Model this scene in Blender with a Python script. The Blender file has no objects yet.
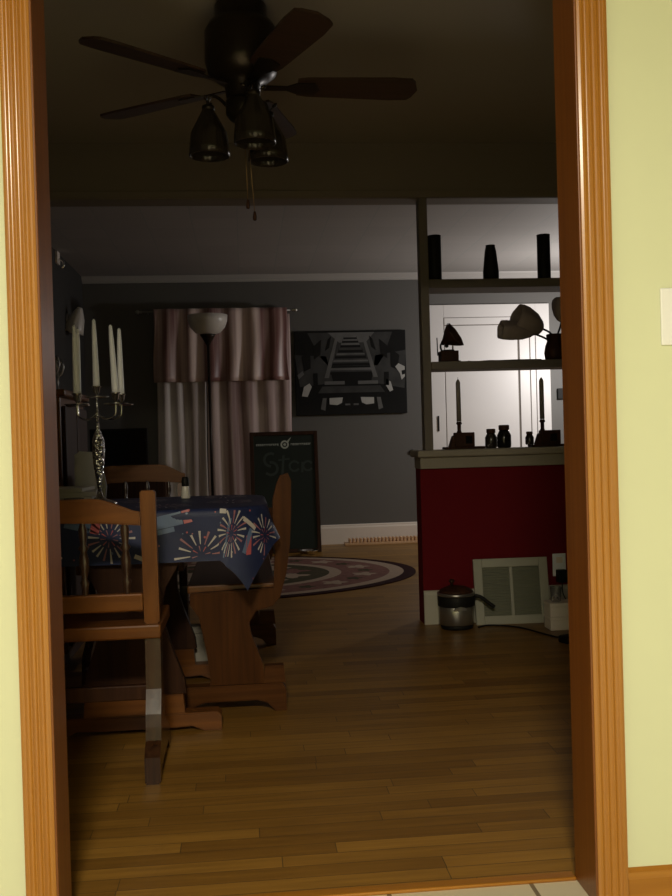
import bpy, bmesh, math, random
from mathutils import Vector, Matrix, Euler
random.seed(7)
sc = bpy.context.scene
COL = sc.collection
PI = math.pi

# ------------------------------------------------------------------ camera, world, lights, exposure
F_PX, YAW, PITCH, ROLL, CAM_H, CAM_D = 962.9, 0.0953, -0.0102, -0.0285, 0.9587, 1.8688
def make_camera():
    cd = bpy.data.cameras.new('camera')
    cd.sensor_fit = 'VERTICAL'; cd.sensor_height = 32.0; cd.sensor_width = 24.0
    cd.lens = F_PX / 896 * 32.0
    cd.clip_start = 0.05; cd.clip_end = 60
    co = bpy.data.objects.new('camera', cd); COL.objects.link(co)
    cy, sy, cp, sp = math.cos(YAW), math.sin(YAW), math.cos(PITCH), math.sin(PITCH)
    fwd = Vector((sy*cp, cy*cp, sp)); right = Vector((cy, -sy, 0)); up = right.cross(fwd)
    r = right*math.cos(ROLL) + up*math.sin(ROLL); u = up*math.cos(ROLL) - right*math.sin(ROLL)
    m = Matrix((r, u, -fwd)).transposed().to_4x4()
    m.translation = Vector((0, -CAM_D, CAM_H))
    co.matrix_world = m
    sc.camera = co
make_camera()

w = bpy.data.worlds.new('world'); sc.world = w; w.use_nodes = True
w.node_tree.nodes['Background'].inputs[0].default_value = (0.9, 0.85, 0.8, 1)
w.node_tree.nodes['Background'].inputs[1].default_value = 0.0

def area(name, loc, rot, size, power, col):
    l = bpy.data.lights.new(name, 'AREA'); l.shape = 'DISK'; l.size = size; l.energy = power; l.color = col
    o = bpy.data.objects.new(name, l); COL.objects.link(o); o.location = loc; o.rotation_euler = rot; return o
def point(name, loc, rad, power, col):
    l = bpy.data.lights.new(name, 'POINT'); l.shadow_soft_size = rad; l.energy = power; l.color = col
    o = bpy.data.objects.new(name, l); COL.objects.link(o); o.location = loc; return o
area('kitchen_ceiling_light', (-0.15, -2.75, 2.36), (0, 0, 0), 0.48, 128, (1.0, 0.90, 0.69))
point('living_room_light', (3.05, 5.75, 1.60), 0.10, 54, (1.0, 0.955, 0.92))

vs = sc.view_settings
vs.view_transform = 'Standard'; vs.look = 'None'; vs.exposure = 0.0; vs.gamma = 1.0; vs.use_curve_mapping = False

# ------------------------------------------------------------------ materials
def new_mat(name):
    m = bpy.data.materials.new(name); m.use_nodes = True
    nt = m.node_tree; p = nt.nodes['Principled BSDF']
    return m, nt, p
def N(nt, t, **kw):
    n = nt.nodes.new(t)
    for k, v in kw.items(): setattr(n, k, v)
    return n
def plain(name, c, rough=0.5, metal=0.0, var=0.08, scale=14, bump=0.0, spec=0.5, coat=0.0, trans=0.0):
    m, nt, p = new_mat(name)
    tc = N(nt, 'ShaderNodeTexCoord'); no = N(nt, 'ShaderNodeTexNoise')
    no.inputs['Scale'].default_value = scale; no.inputs['Detail'].default_value = 4
    nt.links.new(tc.outputs['Object'], no.inputs['Vector'])
    mx = N(nt, 'ShaderNodeMix', data_type='RGBA')
    mx.inputs[6].default_value = (*[x*(1-var) for x in c], 1); mx.inputs[7].default_value = (*[min(1, x*(1+var)) for x in c], 1)
    nt.links.new(no.outputs['Fac'], mx.inputs[0]); nt.links.new(mx.outputs[2], p.inputs['Base Color'])
    p.inputs['Roughness'].default_value = rough; p.inputs['Metallic'].default_value = metal
    p.inputs['Specular IOR Level'].default_value = spec
    p.inputs['Coat Weight'].default_value = coat; p.inputs['Coat Roughness'].default_value = 0.12
    p.inputs['Transmission Weight'].default_value = trans
    if bump:
        b = N(nt, 'ShaderNodeBump'); b.inputs['Strength'].default_value = bump; b.inputs['Distance'].default_value = 0.004
        nt.links.new(no.outputs['Fac'], b.inputs['Height']); nt.links.new(b.outputs['Normal'], p.inputs['Normal'])
    return m
def wood(name, c1, c2, axis='Z', rough=0.3, coat=0.0, fine=26, spec=0.5):
    """long grain along one object axis"""
    m, nt, p = new_mat(name)
    tc = N(nt, 'ShaderNodeTexCoord'); mp = N(nt, 'ShaderNodeMapping')
    s = {'X': (1.2, fine, fine), 'Y': (fine, 1.2, fine), 'Z': (fine, fine, 1.2)}[axis]
    mp.inputs['Scale'].default_value = s
    nt.links.new(tc.outputs['Object'], mp.inputs['Vector'])
    no = N(nt, 'ShaderNodeTexNoise'); no.inputs['Scale'].default_value = 1.6; no.inputs['Detail'].default_value = 6; no.inputs['Distortion'].default_value = 0.6
    nt.links.new(mp.outputs[0], no.inputs['Vector'])
    cr = N(nt, 'ShaderNodeValToRGB')
    cr.color_ramp.elements[0].position = 0.3; cr.color_ramp.elements[0].color = (*c1, 1)
    cr.color_ramp.elements[1].position = 0.7; cr.color_ramp.elements[1].color = (*c2, 1)
    nt.links.new(no.outputs['Fac'], cr.inputs[0]); nt.links.new(cr.outputs[0], p.inputs['Base Color'])
    p.inputs['Roughness'].default_value = rough; p.inputs['Coat Weight'].default_value = coat; p.inputs['Coat Roughness'].default_value = 0.2; p.inputs['Specular IOR Level'].default_value = spec
    b = N(nt, 'ShaderNodeBump'); b.inputs['Strength'].default_value = 0.12; b.inputs['Distance'].default_value = 0.003
    nt.links.new(no.outputs['Fac'], b.inputs['Height']); nt.links.new(b.outputs['Normal'], p.inputs['Normal'])
    return m
def plank_floor(name):
    m, nt, p = new_mat(name)
    tc = N(nt, 'ShaderNodeTexCoord')
    br = N(nt, 'ShaderNodeTexBrick'); br.offset = 0.37; br.offset_frequency = 1
    br.inputs['Scale'].default_value = 1.0; br.inputs['Brick Width'].default_value = 0.72; br.inputs['Row Height'].default_value = 0.057
    br.inputs['Mortar Size'].default_value = 0.0012; br.inputs['Mortar Smooth'].default_value = 0.3; br.inputs['Bias'].default_value = 0.0
    br.inputs['Color1'].default_value = (0.40, 0.205, 0.037, 1); br.inputs['Color2'].default_value = (0.24, 0.116, 0.020, 1)
    br.inputs['Mortar'].default_value = (0.09, 0.05, 0.02, 1)
    sx = N(nt, 'ShaderNodeSeparateXYZ'); nt.links.new(tc.outputs['Object'], sx.inputs[0])
    dv = N(nt, 'ShaderNodeMath', operation='DIVIDE'); dv.inputs[1].default_value = 0.057; nt.links.new(sx.outputs[1], dv.inputs[0])
    fl = N(nt, 'ShaderNodeMath', operation='FLOOR'); nt.links.new(dv.outputs[0], fl.inputs[0])
    wn = N(nt, 'ShaderNodeTexWhiteNoise', noise_dimensions='1D'); nt.links.new(fl.outputs[0], wn.inputs['W'])
    ma = N(nt, 'ShaderNodeMath', operation='MULTIPLY_ADD'); ma.inputs[1].default_value = 7.3; nt.links.new(wn.outputs['Value'], ma.inputs[0]); nt.links.new(sx.outputs[0], ma.inputs[2])
    cb = N(nt, 'ShaderNodeCombineXYZ'); nt.links.new(ma.outputs[0], cb.inputs[0]); nt.links.new(sx.outputs[1], cb.inputs[1])
    nt.links.new(cb.outputs[0], br.inputs['Vector'])
    mp = N(nt, 'ShaderNodeMapping'); mp.inputs['Scale'].default_value = (2.5, 40, 1)
    nt.links.new(tc.outputs['Object'], mp.inputs['Vector'])
    no = N(nt, 'ShaderNodeTexNoise'); no.inputs['Scale'].default_value = 1.5; no.inputs['Detail'].default_value = 5
    nt.links.new(mp.outputs[0], no.inputs['Vector'])
    mx = N(nt, 'ShaderNodeMix', data_type='RGBA', blend_type='MULTIPLY'); mx.inputs[0].default_value = 0.55
    cr = N(nt, 'ShaderNodeValToRGB'); cr.color_ramp.elements[0].position = 0.3; cr.color_ramp.elements[0].color = (0.5, 0.48, 0.45, 1); cr.color_ramp.elements[1].position = 0.7
    nt.links.new(no.outputs['Fac'], cr.inputs[0]); nt.links.new(br.outputs['Color'], mx.inputs[6]); nt.links.new(cr.outputs[0], mx.inputs[7])
    nt.links.new(mx.outputs[2], p.inputs['Base Color'])
    p.inputs['Roughness'].default_value = 0.42
    b = N(nt, 'ShaderNodeBump'); b.inputs['Strength'].default_value = 0.15; b.inputs['Distance'].default_value = 0.002
    nt.links.new(no.outputs['Fac'], b.inputs['Height']); nt.links.new(b.outputs['Normal'], p.inputs['Normal'])
    return m
def tiles(name, c, mortar, w, h, size, off=(0, 0), rough=0.4):
    m, nt, p = new_mat(name)
    tc = N(nt, 'ShaderNodeTexCoord'); mp = N(nt, 'ShaderNodeMapping'); mp.inputs['Location'].default_value = (off[0], off[1], 0)
    nt.links.new(tc.outputs['Object'], mp.inputs['Vector'])
    br = N(nt, 'ShaderNodeTexBrick'); br.offset = 0.0
    br.inputs['Scale'].default_value = 1; br.inputs['Brick Width'].default_value = w; br.inputs['Row Height'].default_value = h
    br.inputs['Mortar Size'].default_value = size; br.inputs['Color1'].default_value = (*c, 1); br.inputs['Color2'].default_value = (*[x*0.93 for x in c], 1)
    br.inputs['Mortar'].default_value = (*mortar, 1)
    nt.links.new(mp.outputs[0], br.inputs['Vector']); nt.links.new(br.outputs['Color'], p.inputs['Base Color'])
    p.inputs['Roughness'].default_value = rough
    return m
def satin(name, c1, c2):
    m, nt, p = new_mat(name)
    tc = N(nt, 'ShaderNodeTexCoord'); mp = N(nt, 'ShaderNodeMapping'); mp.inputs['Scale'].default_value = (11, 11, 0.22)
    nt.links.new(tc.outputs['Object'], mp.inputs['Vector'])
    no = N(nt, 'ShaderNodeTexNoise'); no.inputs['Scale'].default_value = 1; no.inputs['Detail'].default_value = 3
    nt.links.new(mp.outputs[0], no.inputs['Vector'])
    cr = N(nt, 'ShaderNodeValToRGB'); cr.color_ramp.elements[0].position = 0.40; cr.color_ramp.elements[0].color = (*c1, 1)  # vertical streaks: fabric stripes plus fold highlights put into the colour
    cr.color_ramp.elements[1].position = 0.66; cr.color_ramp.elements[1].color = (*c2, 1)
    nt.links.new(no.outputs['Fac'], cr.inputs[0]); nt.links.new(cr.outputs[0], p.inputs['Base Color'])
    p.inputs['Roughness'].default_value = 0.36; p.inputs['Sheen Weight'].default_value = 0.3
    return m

M = {}
M['green_paint'] = plain('pale green wall paint', (0.70, 0.745, 0.545), 0.55, var=0.03, scale=5)
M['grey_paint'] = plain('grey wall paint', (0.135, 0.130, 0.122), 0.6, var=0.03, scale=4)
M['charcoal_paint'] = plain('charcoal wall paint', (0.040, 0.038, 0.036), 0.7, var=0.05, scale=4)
M['tan_paint'] = plain('tan wall paint', (0.19, 0.155, 0.12), 0.7, var=0.04, scale=4)
M['red_paint'] = plain('dark red wall paint', (0.15, 0.006, 0.010), 0.8, var=0.08, scale=5, spec=0.15)
M['trim_paint'] = plain('cream trim paint', (0.55, 0.52, 0.43), 0.45, var=0.04)
M['ledge_paint'] = plain('putty ledge paint', (0.33, 0.292, 0.235), 0.6, spec=0.3, var=0.05)
M['shelf_paint'] = plain('dark grey shelf paint', (0.17, 0.146, 0.125), 0.6, spec=0.3, var=0.05)
M['white_paint'] = plain('white door paint', (0.80, 0.775, 0.76), 0.4, var=0.01)
M['white_base'] = plain('white baseboard paint', (0.86, 0.77, 0.69), 0.45, var=0.02)
M['crown_paint'] = plain('crown moulding paint', (0.46, 0.44, 0.42), 0.5, var=0.02)
M['ceiling_plain'] = plain('plain ceiling', (0.34, 0.30, 0.24), 0.8, var=0.03, scale=3)
M['ceiling_tile'] = tiles('ceiling tile', (0.37, 0.35, 0.335), (0.29, 0.31, 0.30), 0.305, 0.305, 0.003, rough=0.7)
M['oak'] = wood('honey oak trim', (0.34, 0.125, 0.0045), (0.41, 0.160, 0.0065), 'Z', 0.34, 1.0, 30, 0.7)
M['oak_x'] = wood('honey oak base', (0.32, 0.125, 0.012), (0.40, 0.165, 0.018), 'X', 0.3, 0.2, 30)
M['oak_jamb_shaded'] = wood('red brown jamb wood with shade', (0.15, 0.045, 0.008), (0.20, 0.066, 0.012), 'Z', 0.4, 0.2, 30)  # redder than the casing, and darkened in colour for grazing shade
M['floor'] = plank_floor('oak strip floor')
M['floor_tile'] = tiles('cream floor tile', (0.70, 0.62, 0.46), (0.22, 0.17, 0.11), 0.305, 0.305, 0.005, off=(0.03, 0.305-0.13), rough=0.35)
M['pine_z'] = wood('stained pine upright', (0.115, 0.037, 0.006), (0.20, 0.070, 0.012), 'Z', 0.36, 0.08, 26, 0.3)
M['pine_x'] = wood('stained pine rail', (0.115, 0.037, 0.006), (0.20, 0.070, 0.012), 'X', 0.36, 0.08, 26, 0.3)
M['pine_y'] = wood('stained pine board', (0.10, 0.034, 0.006), (0.17, 0.060, 0.012), 'Y', 0.36, 0.08, 26, 0.3)
M['dark_wood'] = wood('dark wood', (0.030, 0.011, 0.006), (0.06, 0.024, 0.011), 'Z', 0.5, 0.0, 26, 0.15)
M['spindle'] = wood('dark turned wood', (0.035, 0.016, 0.010), (0.06, 0.03, 0.018), 'Z', 0.28, 0.3)
M['bench_shaded_z'] = wood('shade darkened bench panel', (0.048, 0.015, 0.003), (0.090, 0.030, 0.006), 'Z', 0.5, 0.0, 26, 0.12)  # bench panel and foot pine darkened to stand for shade below the cloth
M['bench_shaded_x'] = wood('shade darkened bench foot', (0.062, 0.020, 0.004), (0.115, 0.040, 0.008), 'X', 0.5, 0.0, 26, 0.15)
M['light_wood'] = wood('light pine', (0.66, 0.40, 0.21), (0.80, 0.53, 0.30), 'X', 0.5)
M['black'] = plain('black finish', (0.010, 0.009, 0.008), 0.6, spec=0.25)
M['black_gloss'] = plain('black gloss', (0.008, 0.008, 0.008), 0.12)
M['fan_brown'] = wood('dark fan blade', (0.030, 0.015, 0.009), (0.05, 0.024, 0.014), 'X', 0.5)
M['fan_metal'] = plain('dark bronze', (0.03, 0.022, 0.016), 0.35, 0.6)
M['fan_glass'] = plain('smoked ribbed glass', (0.035, 0.028, 0.022), 0.2, var=0.2, trans=0.25)
M['silver'] = plain('silver', (0.72, 0.71, 0.69), 0.16, 1.0, var=0.05)
def chased(name, c):
    m, nt, p = new_mat(name); p.inputs['Base Color'].default_value = (*c, 1); p.inputs['Metallic'].default_value = 1; p.inputs['Roughness'].default_value = 0.14
    tc = N(nt, 'ShaderNodeTexCoord'); vo = N(nt, 'ShaderNodeTexVoronoi'); vo.inputs['Scale'].default_value = 110
    nt.links.new(tc.outputs['Object'], vo.inputs['Vector']); b = N(nt, 'ShaderNodeBump'); b.inputs['Strength'].default_value = 0.9; b.inputs['Distance'].default_value = 0.006
    nt.links.new(vo.outputs['Distance'], b.inputs['Height']); nt.links.new(b.outputs['Normal'], p.inputs['Normal']); return m
M['silver_chased'] = chased('chased silver', (0.74, 0.74, 0.75))
M['steel'] = plain('brushed steel', (0.46, 0.45, 0.42), 0.34, 0.9, var=0.15)
M['wax'] = plain('white wax', (0.88, 0.90, 0.96), 0.45, var=0.02)
M['wax_grey'] = plain('grey wax', (0.22, 0.19, 0.17), 0.5, var=0.03)
M['glass'] = plain('clear glass', (0.9, 0.9, 0.9), 0.06, trans=0.9, var=0.0)
M['milk_glass'] = plain('milk glass', (0.70, 0.66, 0.60), 0.3, var=0.03)
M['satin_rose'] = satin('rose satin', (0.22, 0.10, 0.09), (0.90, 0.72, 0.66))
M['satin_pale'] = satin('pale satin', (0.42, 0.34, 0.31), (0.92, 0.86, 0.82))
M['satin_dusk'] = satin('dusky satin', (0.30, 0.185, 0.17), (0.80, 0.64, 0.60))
M['cloth_navy'] = plain('navy vinyl cloth', (0.020, 0.028, 0.085), 0.5, var=0.5, scale=7, spec=0.3)
M['cloth_white'] = plain('white print', (0.50, 0.46, 0.45), 0.4)
M['cloth_rose'] = plain('pink print', (0.30, 0.12, 0.15), 0.4)
M['cloth_red'] = plain('red print', (0.42, 0.085, 0.10), 0.4)
M['cloth_blue'] = plain('blue print', (0.10, 0.15, 0.27), 0.35)
M['rug_dark'] = plain('rug dark border', (0.030, 0.010, 0.010), 0.95, var=0.3, scale=60, spec=0.08)
M['rug_cream'] = plain('rug cream', (0.36, 0.27, 0.20), 0.95, var=0.25, scale=50, spec=0.08)
M['rug_rose'] = plain('rug rose field', (0.19, 0.095, 0.078), 0.95, var=0.45, scale=24, spec=0.08)
M['rug_olive'] = plain('rug olive', (0.07, 0.06, 0.035), 0.95, var=0.4, scale=24, spec=0.08)
M['print_dark'] = plain('print black', (0.010, 0.010, 0.010), 0.6, var=0.3, spec=0.2)
M['print_mid'] = plain('print mid grey', (0.055, 0.055, 0.054), 0.6, var=0.6, scale=9, spec=0.2)
M['print_soft'] = plain('print soft grey', (0.15, 0.15, 0.147), 0.6, var=0.4, scale=9, spec=0.2)
M['print_light'] = plain('print light grey', (0.50, 0.50, 0.48), 0.4, var=0.15)
M['poster_green'] = plain('poster dark green', (0.022, 0.030, 0.025), 0.6, var=0.35, scale=4, spec=0.2)
M['poster_ink'] = plain('poster pale ink', (0.52, 0.56, 0.51), 0.6)
M['poster_faint'] = plain('poster faint ink', (0.055, 0.070, 0.062), 0.6, spec=0.2)
M['grille_grey'] = plain('grille louvre green grey', (0.21, 0.215, 0.155), 0.5, var=0.08)
M['grille_white'] = plain('grille enamel', (0.42, 0.41, 0.33), 0.4, var=0.05)
M['pale_grey'] = plain('pale grey card', (0.42, 0.40, 0.39), 0.6)
M['paper'] = plain('paper', (0.40, 0.37, 0.32), 0.7, var=0.1)
M['white_plastic'] = plain('white plastic', (0.88, 0.90, 0.97), 0.35, var=0.01)
M['brass'] = plain('aged brass', (0.35, 0.22, 0.09), 0.3, 1.0)
M['taupe'] = plain('taupe shade', (0.27, 0.215, 0.20), 0.6, var=0.2)

# ------------------------------------------------------------------ mesh helpers
def BM(): return bmesh.new()
def box(bm, x0, x1, y0, y1, z0, z1, bev=0.0, mi=0):
    g = bmesh.ops.create_cube(bm, size=1)
    for v in g['verts']:
        v.co = Vector(((x0+x1)/2 + v.co.x*(x1-x0), (y0+y1)/2 + v.co.y*(y1-y0), (z0+z1)/2 + v.co.z*(z1-z0)))
    es = {e for v in g['verts'] for e in v.link_edges}; fs = {f for v in g['verts'] for f in v.link_faces}
    for f in fs: f.material_index = mi
    if bev:
        r = bmesh.ops.bevel(bm, geom=list(es), offset=min(bev, 0.45*min(abs(x1-x0), abs(y1-y0), abs(z1-z0))), segments=2, affect='EDGES', profile=0.5)
        for f in r['faces']: f.material_index = mi
    return bm
def prism(bm, pts, axis, a, b, mi=0, bev=0.0):
    """closed outline extruded along axis. pts: X->(y,z)  Y->(x,z)  Z->(x,y)"""
    def P(p, t): return {'X': (t, p[0], p[1]), 'Y': (p[0], t, p[1]), 'Z': (p[0], p[1], t)}[axis]
    va = [bm.verts.new(P(p, a)) for p in pts]; vb = [bm.verts.new(P(p, b)) for p in pts]
    fs = [bm.faces.new(va), bm.faces.new(vb)]; n = len(pts)
    for i in range(n): fs.append(bm.faces.new((va[i], va[(i+1) % n], vb[(i+1) % n], vb[i])))
    for f in fs: f.material_index = mi
    bmesh.ops.recalc_face_normals(bm, faces=fs)
    if bev:
        es = [e for e in fs[0].edges] + [e for e in fs[1].edges]
        r = bmesh.ops.bevel(bm, geom=es, offset=bev, segments=2, affect='EDGES')
        for f in r['faces']: f.material_index = mi
    return bm
def lathe(bm, prof, origin=(0, 0, 0), axis=(0, 0, 1), seg=24, mi=0, ribs=0, ribamp=0.0):
    """prof: list of (radius, height) revolved round axis"""
    o = Vector(origin); q = Vector((0, 0, 1)).rotation_difference(Vector(axis).normalized())
    rings = []
    for r, h in prof:
        if r < 1e-5: rings.append([bm.verts.new(o + q @ Vector((0, 0, h)))]); continue
        ring = []
        for i in range(seg):
            a = 2*PI*i/seg; rr = r*(1 + (ribamp*math.cos(ribs*a) if ribs else 0))
            ring.append(bm.verts.new(o + q @ Vector((rr*math.cos(a), rr*math.sin(a), h))))
        rings.append(ring)
    fs = []
    for A, B in zip(rings, rings[1:]):
        if len(A) == 1 and len(B) == 1: continue
        for i in range(seg):
            j = (i+1) % seg
            if len(A) == 1: fs.append(bm.faces.new((A[0], B[i], B[j])))
            elif len(B) == 1: fs.append(bm.faces.new((A[i], B[0], A[j])))
            else: fs.append(bm.faces.new((A[i], B[i], B[j], A[j])))
    if len(rings[0]) > 1: fs.append(bm.faces.new(rings[0]))
    if len(rings[-1]) > 1: fs.append(bm.faces.new(rings[-1]))
    for f in fs: f.material_index = mi; f.smooth = True
    bmesh.ops.recalc_face_normals(bm, faces=fs)
    return bm
def shell(bm, prof, origin=(0, 0, 0), axis=(0, 0, 1), seg=32, t=0.003, ribs=0, ribamp=0.0):
    """open lathe with wall thickness: outer profile then back along the inner one"""
    inner = [(max(r-t, 0.0005), h) for r, h in reversed(prof)]
    pr = prof + inner
    o = Vector(origin); q = Vector((0, 0, 1)).rotation_difference(Vector(axis).normalized())
    rings = []
    for r, h in pr:
        rings.append([bm.verts.new(o + q @ Vector((r*(1+(ribamp*math.cos(ribs*2*PI*i/seg) if ribs else 0))*math.cos(2*PI*i/seg), r*(1+(ribamp*math.cos(ribs*2*PI*i/seg) if ribs else 0))*math.sin(2*PI*i/seg), h))) for i in range(seg)])
    fs = []
    n = len(rings)
    for k in range(n):
        A, B = rings[k], rings[(k+1) % n]
        for i in range(seg):
            j = (i+1) % seg; f = bm.faces.new((A[i], B[i], B[j], A[j])); f.smooth = True; fs.append(f)
    bmesh.ops.recalc_face_normals(bm, faces=fs)
    return bm
def tube(bm, pts, r, seg=10, mi=0, smooth_pts=0):
    pts = [Vector(p) for p in pts]
    if smooth_pts:
        out = []
        for i in range(len(pts)-1):
            p0 = pts[max(i-1, 0)]; p1 = pts[i]; p2 = pts[i+1]; p3 = pts[min(i+2, len(pts)-1)]
            for k in range(smooth_pts):
                t = k/smooth_pts
                out.append(0.5*((2*p1)+(p2-p0)*t+(2*p0-5*p1+4*p2-p3)*t*t+(-p0+3*p1-3*p2+p3)*t**3))
        out.append(pts[-1]); pts = out
    rr = r if isinstance(r, (list, tuple)) else None
    rings = []; n = len(pts); up = Vector((0.13, 0.21, 0.97))
    for i, p in enumerate(pts):
        d = (pts[min(i+1, n-1)] - pts[max(i-1, 0)]).normalized()
        a = d.cross(up)
        if a.length < 0.05: a = d.cross(Vector((1, 0, 0)))
        a.normalize(); b = d.cross(a)
        rad = (rr[0] + (rr[1]-rr[0])*i/(n-1)) if rr else r
        rings.append([bm.verts.new(p + (a*math.cos(2*PI*k/seg) + b*math.sin(2*PI*k/seg))*rad) for k in range(seg)])
    fs = []
    for A, B in zip(rings, rings[1:]):
        for i in range(seg):
            j = (i+1) % seg; f = bm.faces.new((A[i], A[j], B[j], B[i])); f.smooth = True; fs.append(f)
    fs.append(bm.faces.new(rings[0])); fs.append(bm.faces.new(rings[-1]))
    for f in fs: f.material_index = mi
    bmesh.ops.recalc_face_normals(bm, faces=fs)
    return bm
def obj(name, bm, mats, parent=None):
    """links one mesh object; with a parent its coordinates are the parent's local ones"""
    me = bpy.data.meshes.new(name); bm.normal_update(); bm.to_mesh(me); bm.free()
    for m in (mats if isinstance(mats, (list, tuple)) else [mats]): me.materials.append(M[m])
    o = bpy.data.objects.new(name, me); COL.objects.link(o)
    if parent: o.parent = parent
    return o
def tag(o, label, cat, group=None):
    o['label'] = label; o['category'] = cat
    if group: o['group'] = group
    return o
def thing(name, label, cat, loc=(0, 0, 0), rz=0.0, group=None):
    o = bpy.data.objects.new(name, None); COL.objects.link(o); o.empty_display_size = 0.05
    o.location = loc; o.rotation_euler = (0, 0, rz)
    return tag(o, label, cat, group)
def solo(name, bm, mats, loc, label, cat, group=None, rz=0.0):
    o = obj(name, bm, mats); o.location = loc; o.rotation_euler = (0, 0, rz)
    return tag(o, label, cat, group)
def struct(name, bm, mats, parent=None):
    o = obj(name, bm, mats, parent)
    if not parent: o['kind'] = 'structure'
    return o
def dup(root, loc, rz, label, scale=(1, 1, 1), group=None):
    r = root.copy(); COL.objects.link(r); r.location = loc; r.rotation_euler = (0, 0, rz); r.scale = scale
    r['label'] = label
    if group: r['group'] = group
    for ch in list(root.children):
        c = ch.copy(); COL.objects.link(c); c.parent = r
        for g in ch.children:
            d = g.copy(); COL.objects.link(d); d.parent = c
    return r

# ------------------------------------------------------------------ the setting
XL, XR = -1.376, 1.80            # dining room side walls
KY0 = -5.2                       # back of the kitchen
YD, YH0, YH1, YB = 0.132, 2.953, 3.085, 6.806
LXR = 3.75                       # right wall of the living room
CZ = 2.44
ox0, ox1, oz = -0.376, 0.680, 2.045   # door opening between the jambs

struct('floor', box(BM(), XL-0.1, LXR+0.1, YD, YB+0.1, -0.06, 0), 'floor')
struct('floor_kitchen', box(BM(), -2.2, 2.4, KY0, YD, -0.06, 0), 'floor_tile')
struct('ceiling', box(BM(), XL-0.1, XR+0.1, 0.018, YH1, CZ, CZ+0.06), 'ceiling_plain')
struct('ceiling_living', box(BM(), XL-0.1, LXR+0.1, YH1, YB+0.1, CZ, CZ+0.06), 'ceiling_tile')
struct('ceiling_kitchen', box(BM(), -2.2, 2.4, KY0, 0.018, CZ, CZ+0.06), 'ceiling_plain')
bm = BM()
box(bm, -2.2, ox0-0.02, 0.018, 0.115, 0, CZ); box(bm, ox1+0.02, 2.4, 0.018, 0.115, 0, CZ); box(bm, ox0-0.02, ox1+0.02, 0.018, 0.115, oz+0.02, CZ)
struct('wall_front', bm, 'green_paint')
struct('wall_kitchen_left', box(BM(), -2.25, -2.15, KY0, 0.018, 0, CZ), 'green_paint')
struct('wall_kitchen_right', box(BM(), 2.35, 2.45, KY0, 0.018, 0, CZ), 'green_paint')
struct('wall_kitchen_back', box(BM(), -2.2, 2.4, KY0-0.1, KY0, 0, CZ), 'green_paint')
struct('wall_left', box(BM(), XL-0.1, XL, 0.115, YH1, 0, CZ), 'tan_paint')
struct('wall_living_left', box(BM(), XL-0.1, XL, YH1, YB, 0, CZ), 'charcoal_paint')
struct('wall_right', box(BM(), XR, XR+0.1, 0.115, YH1, 0, CZ), 'tan_paint')
struct('wall_living_right', box(BM(), LXR, LXR+0.1, YH1, YB, 0, CZ), 'grey_paint')
struct('wall_living_front', box(BM(), XR, LXR, YH1-0.1, YH1, 0, CZ), 'grey_paint')
struct('wall_back', box(BM(), XL-0.1, LXR+0.1, YB, YB+0.1, 0, CZ), 'grey_paint')
struct('wall_header', box(BM(), XL, XR, YH0, YH1, 2.16, CZ), 'tan_paint')
HX0 = 0.887
struct('wall_divider', box(BM(), HX0, XR, YH0, YH1, 0, 0.80), 'red_paint')

# moulded oak casing: fluted outline extruded
def casing_profile(x0, x1):
    wd = x1 - x0; pts = [(x0, 0.018), (x0, 0.006), (x0+0.04*wd, 0.002)]
    n = 40
    for i in range(1, n):
        t = i/n
        d = 0.0
        for c, hw in ((0.27, 0.10), (0.5, 0.10), (0.73, 0.10)):
            if abs(t-c) < hw: d = 0.0040*math.cos((t-c)/hw*PI/2)
        edge = 0.0025*(max(0, (0.10-t)/0.10) + max(0, (t-0.90)/0.10))
        pts.append((x0+wd*t, d+edge))
    pts += [(x1-0.04*wd, 0.002), (x1, 0.006), (x1, 0.018)]
    return pts
def casing(name, x0, x1):
    bm = prism(BM(), casing_profile(x0, x1), 'Z', 0, oz+0.066)
    o = struct(name, bm, 'oak'); return o
casing('trim_1', -0.438, -0.376-0.003); casing('trim_2', 0.683, 0.748)
bm = BM(); prism(bm, [(0.018, oz+0.0), (0.002, oz+0.003), (0.002, oz+0.063), (0.018, oz+0.066)], 'X', -0.376, 0.680)
struct('trim_3', bm, 'oak_x')
struct('trim_4', box(BM(), ox0-0.02, ox0, 0.004, YD, 0, oz, 0.002), 'oak_jamb_shaded')
struct('trim_5', box(BM(), ox1, ox1+0.02, 0.004, YD, 0, oz, 0.002), 'oak_jamb_shaded')
struct('trim_6', box(BM(), ox0-0.02, ox1+0.02, 0.004, YD, oz, oz+0.02, 0.002), 'oak_x')
struct('trim_7', box(BM(), ox0, ox1, YD-0.012, YD+0.02, 0, 0.008, 0.003), 'oak_x')          # threshold strip
bm = BM(); prism(bm, [(0.018, 0), (0.004, 0), (0.004, 0.050), (0.009, 0.062), (0.018, 0.069)], 'X', 0.748, 2.35)
struct('baseboard_front', bm, 'oak_x')
bm = BM(); prism(bm, [(0.018, 0), (0.004, 0), (0.004, 0.050), (0.009, 0.062), (0.018, 0.069)], 'X', -2.15, -0.438)
struct('baseboard_kitchen', bm, 'oak_x')
# living room back wall base and crown
bm = BM(); prism(bm, [(YB, 0), (YB-0.016, 0), (YB-0.016, 0.145), (YB-0.010, 0.158), (YB-0.010, 0.170), (YB, 0.176)], 'X', XL, 1.705)
struct('baseboard_back', bm, 'white_base')
bm = BM(); prism(bm, [(YB, CZ), (YB-0.045, CZ), (YB-0.040, CZ-0.012), (YB-0.015, CZ-0.04), (YB-0.012, CZ-0.055), (YB, CZ-0.058)], 'X', XL, LXR)
struct('trim_8', bm, 'crown_paint')
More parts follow.
